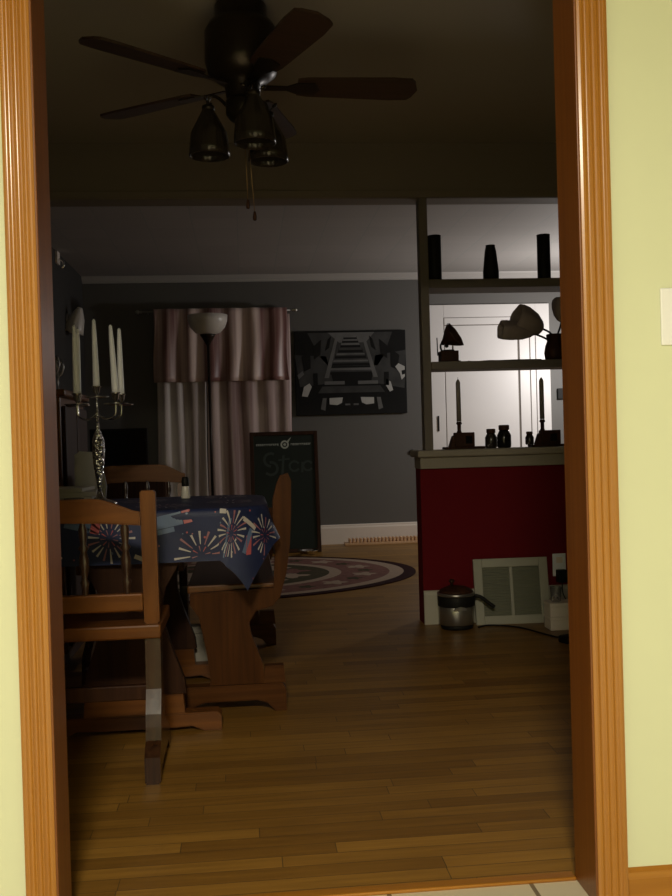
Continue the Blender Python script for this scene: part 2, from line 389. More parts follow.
# divider: post, casings, base, header trim
struct('trim_9', box(BM(), 0.914, 0.957, YH0-0.008, YH0+0.07, 0.884, 2.16, 0.003), 'shelf_paint')
bm = BM(); box(bm, XL, XR, YH0-0.012, YH0, 2.162, 2.20, 0.002); box(bm, XL, XR, YH1, YH1+0.012, 2.162, 2.20, 0.002)
struct('trim_10', bm, 'tan_paint')
bm = BM(); prism(bm, [(YH0, 0), (YH0-0.014, 0), (YH0-0.014, 0.150), (YH0-0.008, 0.165), (YH0, 0.171)], 'X', HX0, XR)
struct('baseboard_divider', bm, 'trim_paint')

# countertop ledge on the half wall
t = thing('countertop', 'putty painted ledge capping the dark red half wall', 'countertop', (0, 0, 0.0))
obj('top', box(BM(), 0.869, XR-0.002, YH0-0.045, YH1+0.06, 0.848, 0.884, 0.008), 'ledge_paint', t)
obj('fascia', box(BM(), 0.885, XR-0.002, YH0-0.020, YH1+0.02, 0.790, 0.848, 0.003), 'ledge_paint', t)
SH_Y0, SH_Y1 = YH0-0.02, YH1+0.05
solo('shelf', box(BM(), 0, XR-0.957, SH_Y0, SH_Y1, 1.703, 1.747, 0.003), 'shelf_paint', (0.957, 0, 0), 'upper grey shelf across the opening, holding three black vases', 'shelf')
solo('shelf', box(BM(), 0, XR-0.957, SH_Y0, SH_Y1, 1.291, 1.331, 0.003), 'shelf_paint', (0.957, 0, 0), 'lower grey shelf across the opening, holding the gramophone and flower lamp', 'shelf')

# white door in the living room back wall, with its casing
d = bpy.data.objects.new('door_1', None); COL.objects.link(d); d['kind'] = 'structure'; d.location = (0, YB, 0)
bm = BM()
box(bm, 1.700, 1.842, -0.024, 0, 0, 2.145, 0.004); box(bm, 2.700, 2.832, -0.024, 0, 0, 2.145, 0.004); box(bm, 1.842, 2.700, -0.024, 0, 2.03, 2.145, 0.004)
struct('door_frame', bm, 'white_paint', d)
bm = BM()
box(bm, 1.852, 2.530, -0.016, 0, 0.01, 1.955, 0.004)
struct('door_panel', bm, 'white_paint', d)
struct('door_panel', box(BM(), 2.548, 2.642, -0.014, 0, 0.01, 1.955, 0.004), 'white_paint', d)
struct('door_panel', box(BM(), 2.650, 2.698, -0.012, 0, 0.01, 1.955, 0.003), 'white_paint', d)
struct('door_panel', box(BM(), 1.852, 2.698, -0.018, 0, 1.962, 2.026, 0.004), 'white_paint', d)
struct('door_gap', box(BM(), 1.842, 2.700, -0.003, -0.0005, 0.005, 2.03), 'shelf_paint', d)
struct('door_handle', box(BM(), 1.766, 1.779, -0.036, -0.022, 0.995, 1.135, 0.004), 'black', d)

# ------------------------------------------------------------------ dining room furniture
def trestle_outline(cx, hw_top, hw_waist, hw_low, z0, z1):
    """shaped upright with a waist, right side then left side"""
    h = z1-z0
    side = [(hw_low, 0), (hw_low*0.98, 0.08), (hw_waist*1.25, 0.30), (hw_waist*1.02, 0.45), (hw_waist, 0.55), (hw_waist*1.12, 0.66), (hw_top*0.82, 0.80), (hw_top, 0.90), (hw_top, 1.0)]
    return [(cx+a, z0+b*h) for a, b in side] + [(cx-a, z0+b*h) for a, b in reversed(side)]
def foot_outline(x0, x1, h, arch=0.30):
    L = x1-x0; c = (x0+x1)/2
    p = [(x0, 0), (x0+0.10*L, 0), (x0+0.17*L, 0.3*h), (x0+0.26*L, arch*h+0.05*h), (x1-0.26*L, arch*h+0.05*h), (x1-0.17*L, 0.3*h), (x1-0.10*L, 0), (x1, 0), (x1, 0.78*h), (x1-0.012, h), (x0+0.012, h), (x0, 0.78*h)]
    return p
TX, TY0, TY1, TZ = -0.385, 1.335, 2.115, 0.735
THX = 0.455
t = thing('dining_table', 'pine trestle dining table under the fireworks tablecloth', 'table', (TX, (TY0+TY1)/2, 0))
TH = (TY1-TY0)/2
def rounded_rect(hx, hy, r, n=8):
    pts = []
    for cx, cy, a0 in ((hx-r, hy-r, 0), (-hx+r, hy-r, PI/2), (-hx+r, -hy+r, PI), (hx-r, -hy+r, 1.5*PI)):
        for i in range(n+1):
            a = a0 + PI/2*i/n; pts.append((cx+r*math.cos(a), cy+r*math.sin(a)))
    return pts
obj('tabletop', prism(BM(), rounded_rect(THX, TH, 0.17), 'Z', TZ-0.030, TZ, bev=0.004), 'pine_x', t)
obj('apron', box(BM(), -THX+0.10, THX-0.10, -TH+0.06, TH-0.06, TZ-0.075, TZ-0.030), 'dark_wood', t)
for sgn in (-1, 1):
    yc = sgn*(TH-0.045)
    leg = obj('leg', prism(BM(), trestle_outline(0, 0.19, 0.10, 0.17, 0.125, TZ-0.075), 'Y', yc-0.022, yc+0.022, bev=0.003), 'dark_wood', t)  # dark wood here paints the shade behind the chair; feet stay pine
    ft = obj('foot', prism(BM(), foot_outline(-0.285, 0.285, 0.062, 0.2), 'Y', yc-0.034, yc+0.034, bev=0.004), 'pine_x', t)
    obj('foot_block', prism(BM(), [(-0.165, 0.062), (0.165, 0.062), (0.160, 0.125), (-0.160, 0.125)], 'Y', yc-0.03, yc+0.03, bev=0.003), 'pine_x', t)
obj('stretcher', box(BM(), -0.02, 0.02, -TH+0.07, TH-0.07, 0.24, 0.33, 0.004), 'pine_y', t)

# tablecloth with printed fireworks, hung over the rounded table edge
CLZ = TZ+0.003
DROP = 0.172
RC = 0.17
def cloth_map(u, v, lift=0.0):
    hx, hy = THX+0.004, TH+0.004
    qx, qy = abs(u)-(hx-RC), abs(v)-(hy-RC)
    sx, sy = (1 if u >= 0 else -1), (1 if v >= 0 else -1)
    if qx > 0 and qy > 0:
        dist = math.hypot(qx, qy); e = dist-RC; n = Vector((sx*qx/dist, sy*qy/dist, 0)); c = Vector((sx*(hx-RC), sy*(hy-RC), 0)) + n*RC; corner = min(1, min(qx, qy)/0.12)
    elif qx > qy: e = qx-RC; n = Vector((sx, 0, 0)); c = Vector((sx*hx, v, 0)); corner = 0
    else: e = qy-RC; n = Vector((0, sy, 0)); c = Vector((u, sy*hy, 0)); corner = 0
    if e <= 0:
        return Vector((u, v, CLZ + 0.0008*math.sin(u*21)*math.sin(v*17) + lift))
    ang = math.atan2(v, u)
    s = (u-v)*9
    wob = 0.006*math.sin(u*13+1.0)*math.sin(v*11+0.6)
    push = 0.0
    if u > 0 and v < 0: push = 0.40*max(0, n.x)**3*max(0, min(1, (-TH+0.205-v)/0.09))
    fl = (0.05+0.04*corner+push)*e + wob*min(1, e/0.10)
    fl = max(fl, 0.004*min(1, e/0.02))
    drop = math.sqrt(max(e*e-fl*fl, 0))
    # small bend at the edge
    k = min(1, e/0.012)
    if u > 0 and v < 0 and corner: c = c + Vector((-0.20*corner*min(e, 0.3), 0, 0))
    return c + n*(fl+0.002*k+lift) + Vector((0, 0, CLZ-drop+ (lift if e < 0.006 else 0)))
bm = BM()
nu, nv = 120, 104
EU, EV = THX+0.004+DROP, TH+0.004+DROP
ER = THX+0.004+0.125
grid = [[bm.verts.new(cloth_map(-EU+(EU+ER)*i/nu, -EV+2*EV*j/nv)) for j in range(nv+1)] for i in range(nu+1)]
for i in range(nu):
    for j in range(nv):
        f = bm.faces.new((grid[i][j], grid[i+1][j], grid[i+1][j+1], grid[i][j+1])); f.smooth = True
def ink(pts_uv, mi):
    """printed shape: strip of quads following the cloth"""
    L = []
    for (a, b) in pts_uv:
        L.append((bm.verts.new(cloth_map(*a, 0.0012)), bm.verts.new(cloth_map(*b, 0.0012))))
    for (a, b), (c, d2) in zip(L, L[1:]):
        f = bm.faces.new((a, b, d2, c)); f.material_index = mi
def streak(u, v, ang, r0, r1, wd, mi):
    ca, sa = math.cos(ang), math.sin(ang); q = []
    n = 4
    for k in range(n+1):
        t_ = k/n; r = r0+(r1-r0)*t_; w_ = wd*(0.35+0.65*t_)/2
        p = (u+ca*r, v+sa*r)
        q.append(((p[0]-sa*w_, p[1]+ca*w_), (p[0]+sa*w_, p[1]-ca*w_)))
    if all(-EU+0.003 < x[0] < ER-0.003 and abs(x[1]) < EV-0.003 for pr in q for x in pr): ink(q, mi)
def burst(u, v, R, n=18, ph=0.0, inner=2):
    for k in range(n):
        a = ph+2*PI*k/n+random.uniform(-.06, .06)
        streak(u, v, a, R*0.42, R*random.uniform(.85, 1.05), 0.0075, 1 if k % 3 else 2)
        if k % 2 == 0: streak(u, v, a+0.15, R*0.15, R*0.36, 0.004, 3 if k % 4 else 2)
def dot(u, v, r, mi):
    q = [((u-r*math.sin(PI*k/6), v-r*math.cos(PI*k/6)), (u+r*math.sin(PI*k/6), v-r*math.cos(PI*k/6))) for k in range(7)]
    if all(-EU+0.003 < x[0] < ER-0.003 and abs(x[1]) < EV-0.003 for pr in q for x in pr): ink(q, mi)
def band(u0, v0, u1, v1, wd, mi):
    dx, dy = u1-u0, v1-v0; L = math.hypot(dx, dy); nx, ny = -dy/L*wd/2, dx/L*wd/2; n = 14
    q = [((u0+dx*k/n+nx, v0+dy*k/n+ny), (u0+dx*k/n-nx, v0+dy*k/n-ny)) for k in range(n+1)]
    if all(-EU+0.002 < x[0] < ER-0.002 and abs(x[1]) < EV-0.002 for pr in q for x in pr): ink(q, mi)
VF = -TH     # front edge of the table in cloth coordinates
# v below VF hangs in front: v = VF - distance below the edge
burst(0.235, VF-0.155, 0.085, 16, 0.1); burst(0.372, VF-0.075, 0.080, 20, 0.0); burst(0.525, VF+0.02, 0.075, 18, 0.2)
burst(-0.06, VF-0.09, 0.08, 18, 0.3); burst(-0.30, VF-0.12, 0.085, 18, 0.1); burst(0.10, VF+0.20, 0.10, 18, 0.4)
burst(-0.25, VF+0.28, 0.10, 18); burst(0.33, VF+0.33, 0.09, 18); burst(0.0, 0.15, 0.10, 18); burst(0.30, 0.25, 0.09, 18)
band(0.05, VF-0.055, 0.175, VF-0.030, 0.042, 4); band(0.178, VF-0.030, 0.205, VF-0.024, 0.042, 3)
band(0.055, VF-0.086, 0.15, VF-0.066, 0.016, 4)
band(0.458, VF-0.040, 0.500, VF-0.090, 0.026, 3)
band(0.02, VF-0.15, 0.055, VF-0.165, 0.014, 1); band(0.02, VF-0.02, 0.06, VF-0.045, 0.012, 1)
band(0.40, VF-0.010, 0.47, VF-0.004, 0.014, 1); band(0.30, VF-0.012, 0.322, VF-0.012, 0.014, 1)
band(0.455, VF-0.016, 0.475, VF-0.10, 0.020, 4); band(0.345, VF-0.03, 0.355, VF-0.16, 0.012, 4)
band(-0.20, VF-0.03, -0.12, VF-0.05, 0.04, 4); band(-0.118, VF-0.05, -0.09, VF-0.056, 0.04, 3)
for k in range(70):
    dot(random.uniform(-EU+.02, EU-.02), random.uniform(-EV+.02, VF+0.1), random.uniform(.002, .0042), random.choice((1, 1, 2, 3, 4)))
solo('tablecloth', bm, ['cloth_navy', 'cloth_white', 'cloth_rose', 'cloth_red', 'cloth_blue'], (TX, (TY0+TY1)/2, 0), 'navy vinyl tablecloth printed with fireworks and flags, draped over the trestle table', 'tablecloth')

# chairs: runner feet, flat posts, spindle back with a shaped crest
def crest_outline(hw, zc, zs, zb, shoulder=0.11):
    p = [(-hw, zb), (-hw*0.5, zb+0.009), (0, zb+0.013), (hw*0.5, zb+0.009), (hw, zb)]
    p += [(hw, zs), (hw-0.02, zs+0.004), (hw-shoulder*0.6, zs+(zc-zs)*0.55), (hw-shoulder, zc-0.003), (hw-shoulder-0.03, zc)]
    p += [(-hw+shoulder+0.03, zc), (-hw+shoulder, zc-0.003), (-hw+shoulder*0.6, zs+(zc-zs)*0.55), (-hw+0.02, zs+0.004), (-hw, zs)]
    return p
def make_chair(label, tall_posts=True):
    t = thing('dining_chair', label, 'chair', (-0.532, 1.02, 0), 0, None)
    hw = 0.272
    for s in (-1, 1):
        x0, x1 = (hw-0.044, hw) if s > 0 else (-hw, -hw+0.044)
        # runner leg seen end-on: toe, rising instep, upright to the seat, front toe
        leg = [(-0.155, 0), (-0.115, 0), (-0.09, 0.030), (0.14, 0.030), (0.17, 0), (0.235, 0), (0.235, 0.05), (0.20, 0.075), (0.06, 0.13), (0.035, 0.20), (0.03, 0.30), (0.045, 0.392),
               (-0.045, 0.392), (-0.050, 0.30), (-0.056, 0.245), (-0.088, 0.180), (-0.098, 0.145), (-0.106, 0.11), (-0.128, 0.100), (-0.155, 0.076)]
        obj('leg', prism(BM(), leg, 'X', x0, x1, bev=0.004), 'pine_dark', t)
        zt = 0.823 if tall_posts else 0.722
        post = [(-0.045, 0.433), (0.005, 0.433), (-0.035, zt), (-0.072, zt)]
        obj('back_post', prism(BM(), post, 'X', x0, x1, bev=0.004), 'pine_z', t)
    obj('seat', box(BM(), -hw-0.004, hw+0.004, -0.062, 0.285, 0.392, 0.433, 0.006), 'pine_x', t)
    obj('crest_rail', prism(BM(), crest_outline(hw-0.046 if tall_posts else hw, 0.803, 0.762, 0.722), 'Y', -0.062, -0.036, bev=0.004), 'pine_x', t)
    obj('back_rail', box(BM(), -hw+0.046, hw-0.046, -0.040, -0.012, 0.470, 0.522, 0.005), 'pine_x', t)
    for k in range(4):
        x = -0.18+0.12*k
        L = 0.21
        prof = [(0.007, 0), (0.010, 0.01), (0.010, 0.03), (0.014, 0.045), (0.007, 0.055), (0.013, 0.075), (0.015, 0.11), (0.009, 0.135), (0.016, 0.145), (0.009, 0.155), (0.012, 0.18), (0.013, 0.20), (0.008, 0.215), (0.010, 0.225), (0.010, 0.24)]
        obj('spindle', lathe(BM(), prof, (x, -0.027, 0.515), (0, -0.09, 1), 14), 'spindle', t)
    obj('stretcher', box(BM(), -hw+0.044, hw-0.044, -0.005, 0.018, 0.20, 0.245, 0.004), 'dark_wood', t)
    return t
M['pine_dark'] = wood('dark varnished pine', (0.028, 0.011, 0.005), (0.06, 0.024, 0.010), 'Z', 0.25, 0.15, 26, 0.4)
chair = make_chair('pine spindle-back dining chair with runner feet, nearest the doorway')
far_chair = make_chair('pine dining chair beyond the table, its crest rail showing above the tabletop', False)
far_chair.location = (-0.485, 2.47, 0); far_chair.rotation_euler = (0, 0, PI); far_chair.scale = (0.80, 1, 1.075)

# high-backed bench along the right of the table
t = thing('dining_bench', 'pine high-backed bench with horn shaped end panel, right of the table', 'bench', (0, 1.545, 0))
BL = 1.15
def bench_panel():
    return [(-0.145, 0.095), (-0.140, 0.12), (-0.150, 0.20), (-0.160, 0.26), (-0.175, 0.34), (-0.205, 0.385), (-0.205, 0.425), (0.090, 0.435), (0.098, 0.56), (0.094, 0.70), (0.096, 0.750), (0.110, 0.800),
            (0.124, 0.832), (0.152, 0.840), (0.163, 0.815), (0.160, 0.70), (0.152, 0.58), (0.136, 0.48), (0.112, 0.40), (0.085, 0.37), (0.025, 0.355), (0.000, 0.315), (0.008, 0.27), (0.030, 0.21), (0.045, 0.165), (0.050, 0.095)]
def far_panel():
    p = bench_panel(); return p[:8] + [(0.100, 0.64), (0.150, 0.64)] + p[15:]
for y0 in (0, BL-0.05):
    obj('end_panel', prism(BM(), bench_panel() if y0 == 0 else far_panel(), 'Y', y0, y0+0.036, bev=0.004), 'bench_shaded_z', t)
    obj('foot', prism(BM(), foot_outline(-0.262, 0.124, 0.098, 0.38), 'Y', y0-0.012, y0+0.048, bev=0.004), 'bench_shaded_x', t)
    obj('foot_block', prism(BM(), [(0.046, 0.098), (0.124, 0.098), (0.118, 0.160), (0.050, 0.160)], 'Y', y0-0.004, y0+0.040, bev=0.003), 'bench_shaded_x', t)
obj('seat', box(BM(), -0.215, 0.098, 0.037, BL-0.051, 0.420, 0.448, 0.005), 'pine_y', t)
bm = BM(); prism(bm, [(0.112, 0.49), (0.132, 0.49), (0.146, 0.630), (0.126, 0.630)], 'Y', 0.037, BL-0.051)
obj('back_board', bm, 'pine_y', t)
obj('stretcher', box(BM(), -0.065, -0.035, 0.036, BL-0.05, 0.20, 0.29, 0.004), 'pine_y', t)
t = thing('storage_box', 'pale grey box on the floor behind the table legs', 'box', (-0.16, 2.155, 0))
obj('body', box(BM(), -0.085, 0.085, -0.034, 0.034, 0, 0.17, 0.006), 'paper', t)
obj('lid', box(BM(), -0.090, 0.090, -0.037, 0.037, 0.171, 0.20, 0.006), 'paper', t)

# dark hutch by the left wall
t = thing('hutch', 'dark brown wooden hutch against the left wall behind the table', 'cabinet', (XL+0.004, 2.32, 0))
obj('body', box(BM(), 0, 0.60, 0, 0.60, 0.07, 1.17, 0.006), 'pine_z', t)
obj('plinth', box(BM(), 0.0, 0.57, 0.02, 0.58, 0, 0.07), 'dark_wood', t)
obj('top', box(BM(), 0, 0.625, -0.02, 0.62, 1.17, 1.20, 0.008), 'pine_x', t)
for y0 in (0.02, 0.31):
    dr = obj('door', box(BM(), 0.601, 0.618, y0, y0+0.27, 0.10, 1.13, 0.005), 'dark_wood', t)
    obj('knob', lathe(BM(), [(0.006, 0), (0.006, 0.012), (0.013, 0.018), (0.011, 0.028), (0, 0.030)], (0.618, y0+(0.24 if y0 < 0.1 else 0.03), 0.66), (1, 0, 0), 14), 'brass', dr)
def goblet(loc, label, h=0.15, r=0.032):
    bm = shell(BM(), [(r*0.9, 0), (r*0.9, 0.004), (0.004, 0.010), (0.004, h*0.45), (r*0.7, h*0.55), (r, h*0.75), (r*0.85, h)], (0, 0, 0), seg=24, t=0.0018)
    return solo('goblet', bm, 'glass', loc, label, 'glass', 'glasses on the dark hutch')
goblet((-0.815, 2.42, 1.2005), 'clear stemmed glass on the hutch top, nearer the table')
goblet((-0.83, 2.60, 1.2005), 'clear stemmed glass on the hutch top, nearer the far wall')

# ------------------------------------------------------------------ on the table
CX, CY, CB = -0.530, 1.72, TZ+0.0055
t = thing('candelabra', 'silver five-armed candelabra holding white tapers on the dining table', 'candelabra', (CX, CY, CB))
obj('base', lathe(BM(), [(0.062, 0), (0.064, 0.005), (0.055, 0.011), (0.030, 0.018), (0.014, 0.028), (0.009, 0.045), (0.007, 0.05)], seg=32), 'silver', t)
prof = [(0.006, 0.05), (0.009, 0.085), (0.012, 0.095)]
obj('stem', lathe(BM(), prof + [(0.014, 0.11), (0.0195, 0.15), (0.0225, 0.20), (0.0215, 0.235), (0.013, 0.262), (0.007, 0.272), (0.005, 0.30), (0.0055, 0.33), (0.0035, 0.36), (0.0035, 0.385), (0.007, 0.395), (0.004, 0.41)], seg=28, ribs=7, ribamp=0.06), 'silver_chased', t)
cups = [(0, 0, 0.428)]
for dx, dy in ((-0.062, -0.055), (-0.078, 0.06), (0.074, -0.05), (0.080, 0.06)):
    ar = obj('arm', tube(BM(), [(0, 0, 0.335), (dx*0.25, dy*0.25, 0.318), (dx*0.62, dy*0.62, 0.312), (dx*0.95, dy*0.95, 0.325), (dx, dy, 0.352), (dx, dy, 0.372)], 0.0035, 8, smooth_pts=5), 'silver', t)
    cups.append((dx, dy, 0.400))
for (dx, dy, z) in cups:
    c = obj('candle_cup', lathe(BM(), [(0.004, -0.030), (0.006, -0.022), (0.012, -0.016), (0.013, 0.0), (0.018, 0.003), (0.017, 0.006), (0.0105, 0.004)], (dx, dy, z), seg=20), 'silver', t)
    obj('drip_pan', lathe(BM(), [(0.003, 0), (0.036, 0.002), (0.045, 0.006), (0.044, 0.0075), (0.034, 0.004), (0.003, 0.003)], (dx, dy, z-0.040), seg=28), 'silver', c)
names = ['white taper in the centre and highest cup of the silver candelabra', 'white taper in the front left cup of the candelabra', 'white taper in the rear left cup of the candelabra',
         'white taper in the front right cup of the candelabra, leaning inward', 'white taper in the rear right cup of the candelabra, standing upright']
tilt = [(-0.012, 0), (-0.01, 0), (0.03, 0.0), (-0.045, 0), (0.0, 0)]
for (dx, dy, z), nm, tl in zip(cups, names, tilt):
    h = 0.245
    cd = thing('candle', nm, 'candle', (CX+dx, CY+dy, CB+z+0.006), 0, 'white tapers in the candelabra')
    cd.rotation_euler = (0, tl[0], 0)
    obj('taper', lathe(BM(), [(0.0128, 0), (0.0125, 0.02), (0.0085, h*0.8), (0.0060, h-0.006), (0.002, h)], seg=18), 'wax', cd)
    obj('wick', tube(BM(), [(0, 0, h), (0.001, 0, h+0.008)], 0.0008, 6), 'black', cd)
t = thing('salt_shaker', 'small glass salt shaker with dark cap at the table end', 'shaker', (-0.232, 1.93, CB))
obj('jar', lathe(BM(), [(0.017, 0), (0.018, 0.004), (0.014, 0.045), (0.013, 0.048)], seg=20), 'milk_glass', t)
obj('cap', lathe(BM(), [(0.0135, 0.048), (0.0145, 0.055), (0.0145, 0.078), (0.010, 0.084)], seg=20), 'black', t)
# papers and a pale panel to the left
for k, (dx, a, hh, wd) in enumerate(((0, 0.0, 0.026, 0.24), (0.012, 0.12, 0.018, 0.22), (-0.006, -0.08, 0.014, 0.20))):
    z0 = CB + (0, 0.0265, 0.045)[k]
    solo('magazine', box(BM(), -wd/2, wd/2, -0.10, 0.10, 0, hh, 0.002), 'paper', (-0.69+dx, 1.90, z0), ('pale papers at the bottom of the pile on the left of the table', 'middle bundle of pale papers in the pile on the table', 'topmost pale bundle of the papers piled on the table')[k], 'papers', 'papers piled on the table', a)
bm = prism(BM(), [(-0.075, 0), (0.045, 0), (0.050, 0.05), (0.035, 0.13), (0.0, 0.19), (-0.055, 0.195), (-0.075, 0.18)], 'Y', -0.012, 0.012, bev=0.004)
o = solo('serving_board', bm, 'pale_grey', (-0.60, 2.045, CB+0.001), 'pale grey rounded board standing behind the candelabra stem', 'board')
o.rotation_euler = (math.radians(-8), 0, 0)
bm = shell(BM(), [(0.020, 0), (0.030, 0.008), (0.036, 0.030)], seg=24, t=0.002)
solo('glass_dish', bm, 'glass', (-0.612, 1.66, CB), 'small clear glass dish catching a glint beside the candelabra foot', 'dish')

# ------------------------------------------------------------------ ceiling fan
FX, FY = 0.032, 1.42
t = thing('ceiling_fan', 'dark five-bladed ceiling fan with three bell shades over the dining room', 'ceiling fan', (FX, FY, CZ))
obj('motor_housing', lathe(BM(), [(0.080, 0), (0.088, -0.015), (0.088, -0.060), (0.110, -0.075), (0.124, -0.100), (0.126, -0.200), (0.115, -0.240), (0.088, -0.262), (0.062, -0.275), (0.055, -0.330)], seg=36), 'fan_metal', t)
for k in range(5):
    a = math.radians(2.5+72*k)
    R = Matrix.Rotation(a, 4, 'Z')
    bm = BM()
    out = [(0.185, -0.046), (0.22, -0.054), (0.51, -0.066), (0.576, -0.062), (0.590, -0.045), (0.604, 0.0), (0.590, 0.045), (0.576, 0.062), (0.51, 0.066), (0.22, 0.054), (0.185, 0.046)]
    prism(bm, out, 'Z', -0.004, 0.004)
    bmesh.ops.transform(bm, matrix=R @ Matrix.Translation((0, 0, -0.278)) @ Matrix.Rotation(math.radians(-11), 4, 'X'), verts=bm.verts)
    bl = obj('blade', bm, 'fan_brown', t)
    bm = BM()
    prism(bm, [(0.07, -0.014), (0.15, -0.012), (0.18, -0.030), (0.245, -0.036), (0.262, 0), (0.245, 0.036), (0.18, 0.030), (0.15, 0.012), (0.07, 0.014)], 'Z', -0.009, -0.0045)
    bmesh.ops.transform(bm, matrix=R @ Matrix.Translation((0, 0, -0.278)) @ Matrix.Rotation(math.radians(-11), 4, 'X'), verts=bm.verts)
    obj('blade_bracket', bm, 'fan_metal', bl)
obj('light_kit', lathe(BM(), [(0.055, -0.325), (0.060, -0.335), (0.060, -0.375), (0.045, -0.395), (0.020, -0.41), (0.012, -0.425), (0.0, -0.43)], seg=28), 'fan_metal', t)
for k, a in enumerate((math.radians(168), math.radians(286), math.radians(47))):
    dx, dy = math.cos(a), math.sin(a)
    P = lambda r, z: (dx*r, dy*r, z)
    obj('light_arm', tube(BM(), [P(0.05, -0.352), P(0.08, -0.318), P(0.106, -0.306), P(0.122, -0.320), P(0.122, -0.340)], 0.006, 8, smooth_pts=5), 'fan_metal', t)
    sh = obj('lamp_shade', shell(BM(), [(0.016, 0), (0.021, -0.014), (0.048, -0.066), (0.060, -0.088), (0.062, -0.100), (0.067, -0.145), (0.068, -0.170)], P(0.122, -0.340), seg=48, ribs=16, ribamp=0.02), 'fan_glass', t)
    lf = BM()
    for s in (-1, 1):
        lathe(lf, [(0, -0.014), (0.006, -0.006), (0.007, 0.004), (0, 0.014)], (dx*0.122 - dy*0.034*s, dy*0.122 + dx*0.034*s, -0.322), (-dy*s, dx*s, 0.5), 10)
        tube(lf, [P(0.122, -0.340), (dx*0.122 - dy*0.03*s, dy*0.122 + dx*0.03*s, -0.325)], 0.002, 6)
    obj('leaf_ornament', lf, 'fan_metal', sh)
    obj('socket', lathe(BM(), [(0.016, 0.004), (0.022, 0.0), (0.021, -0.014)], P(0.122, -0.340), seg=18), 'fan_metal', sh)
for dx, zb in ((0.004, -0.665), (0.026, -0.705)):
    ch = obj('pull_chain', tube(BM(), [(dx*0.4, 0.0, -0.41), (dx+0.002, 0, zb)], 0.0013, 6), 'brass', t)
    obj('pull_knob', lathe(BM(), [(0.0, 0.004), (0.004, 0), (0.007, -0.018), (0.006, -0.028), (0, -0.031)], (dx+0.002, 0, zb), seg=12), 'dark_wood', ch)

# ------------------------------------------------------------------ living room
# curtain rod and curtains
t = thing('curtain_rod', 'thin metal curtain rod with finials over the rose satin curtains', 'curtain rod', (0, YB-0.085, 2.112))
obj('rod', tube(BM(), [(-0.86, 0, 0), (0.455, 0, 0)], 0.0085, 12), 'steel', t)
for s, x in ((-1, -0.86), (1, 0.455)):
    obj('finial', lathe(BM(), [(0.010, 0), (0.014, 0.006), (0.008, 0.014), (0.020, 0.028), (0.018, 0.045), (0.006, 0.056), (0, 0.058)], (x, 0, 0), (s, 0, 0), 16), 'steel', t)
    obj('bracket', tube(BM(), [(x-s*0.05, 0, 0), (x-s*0.05, 0.084, -0.005)], 0.006, 8), 'steel', t)
def drape(x0, x1, y, z0, z1, amp, waves, seed, flare=0.0, th=0.004, gather=0.05):
    rnd = random.Random(seed); ph = [rnd.uniform(0, 6.28) for _ in range(3)]
    bm = BM(); nx, nz = int(waves*14), 16; F = []
    for side in (0, 1):
        G = []
        for i in range(nx+1):
            row = []
            for j in range(nz+1):
                u = i/nx; v = j/nz      # v=0 top
                a = amp*(0.55+0.45*v)
                yy = a*math.sin(2*PI*waves*u + ph[0] + 0.5*math.sin(2.3*v+ph[1])) + 0.4*a*math.sin(2*PI*waves*0.43*u+ph[2])
                x = x0+(x1-x0)*u + flare*(u-0.5)*v + 0.006*math.sin(6*v+7*u)
                row.append(bm.verts.new((x, y+yy+(th if side else 0), z1+(z0-z1)*v)))
            G.append(row)
        F.append(G)
    A, B = F
    for i in range(nx):
        for j in range(nz):
            for G, fl in ((A, 0), (B, 1)):
                q = (G[i][j], G[i][j+1], G[i+1][j+1], G[i+1][j])
                f = bm.faces.new(q if fl == 0 else q[::-1]); f.smooth = True
    for i in range(nx):
        bm.faces.new((A[i][0], A[i+1][0], B[i+1][0], B[i][0])); bm.faces.new((A[i+1][nz], A[i][nz], B[i][nz], B[i+1][nz]))
    for j in range(nz):
        bm.faces.new((A[0][j+1], A[0][j], B[0][j], B[0][j+1])); bm.faces.new((A[nx][j], A[nx][j+1], B[nx][j+1], B[nx][j]))
    bmesh.ops.recalc_face_normals(bm, faces=bm.faces)
    return bm
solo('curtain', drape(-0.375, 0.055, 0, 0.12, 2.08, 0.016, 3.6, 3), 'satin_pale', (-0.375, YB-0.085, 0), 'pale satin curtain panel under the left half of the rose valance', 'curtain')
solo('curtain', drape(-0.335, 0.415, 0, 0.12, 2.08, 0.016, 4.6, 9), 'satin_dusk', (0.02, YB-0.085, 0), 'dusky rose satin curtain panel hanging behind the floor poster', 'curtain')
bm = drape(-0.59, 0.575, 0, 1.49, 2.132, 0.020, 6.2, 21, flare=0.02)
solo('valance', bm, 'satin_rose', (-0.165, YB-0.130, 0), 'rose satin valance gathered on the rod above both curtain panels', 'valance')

# torchiere
t = thing('floor_lamp', 'dark torchiere floor lamp with a white glass bowl before the curtains', 'floor lamp', (-0.272, 6.25, 0))
obj('base', lathe(BM(), [(0.14, 0), (0.142, 0.012), (0.10, 0.030), (0.03, 0.045), (0.014, 0.06)], seg=32), 'fan_metal', t)
obj('pole', lathe(BM(), [(0.0115, 0.05), (0.0115, 1.80)], seg=14), 'fan_metal', t)
obj('cup', lathe(BM(), [(0.012, 1.76), (0.025, 1.785), (0.055, 1.835), (0.068, 1.855)], seg=28), 'fan_metal', t)
obj('lamp_shade', shell(BM(), [(0.050, 1.852), (0.105, 1.870), (0.145, 1.915), (0.163, 1.965), (0.168, 2.015)], seg=40, t=0.005), 'milk_glass', t)

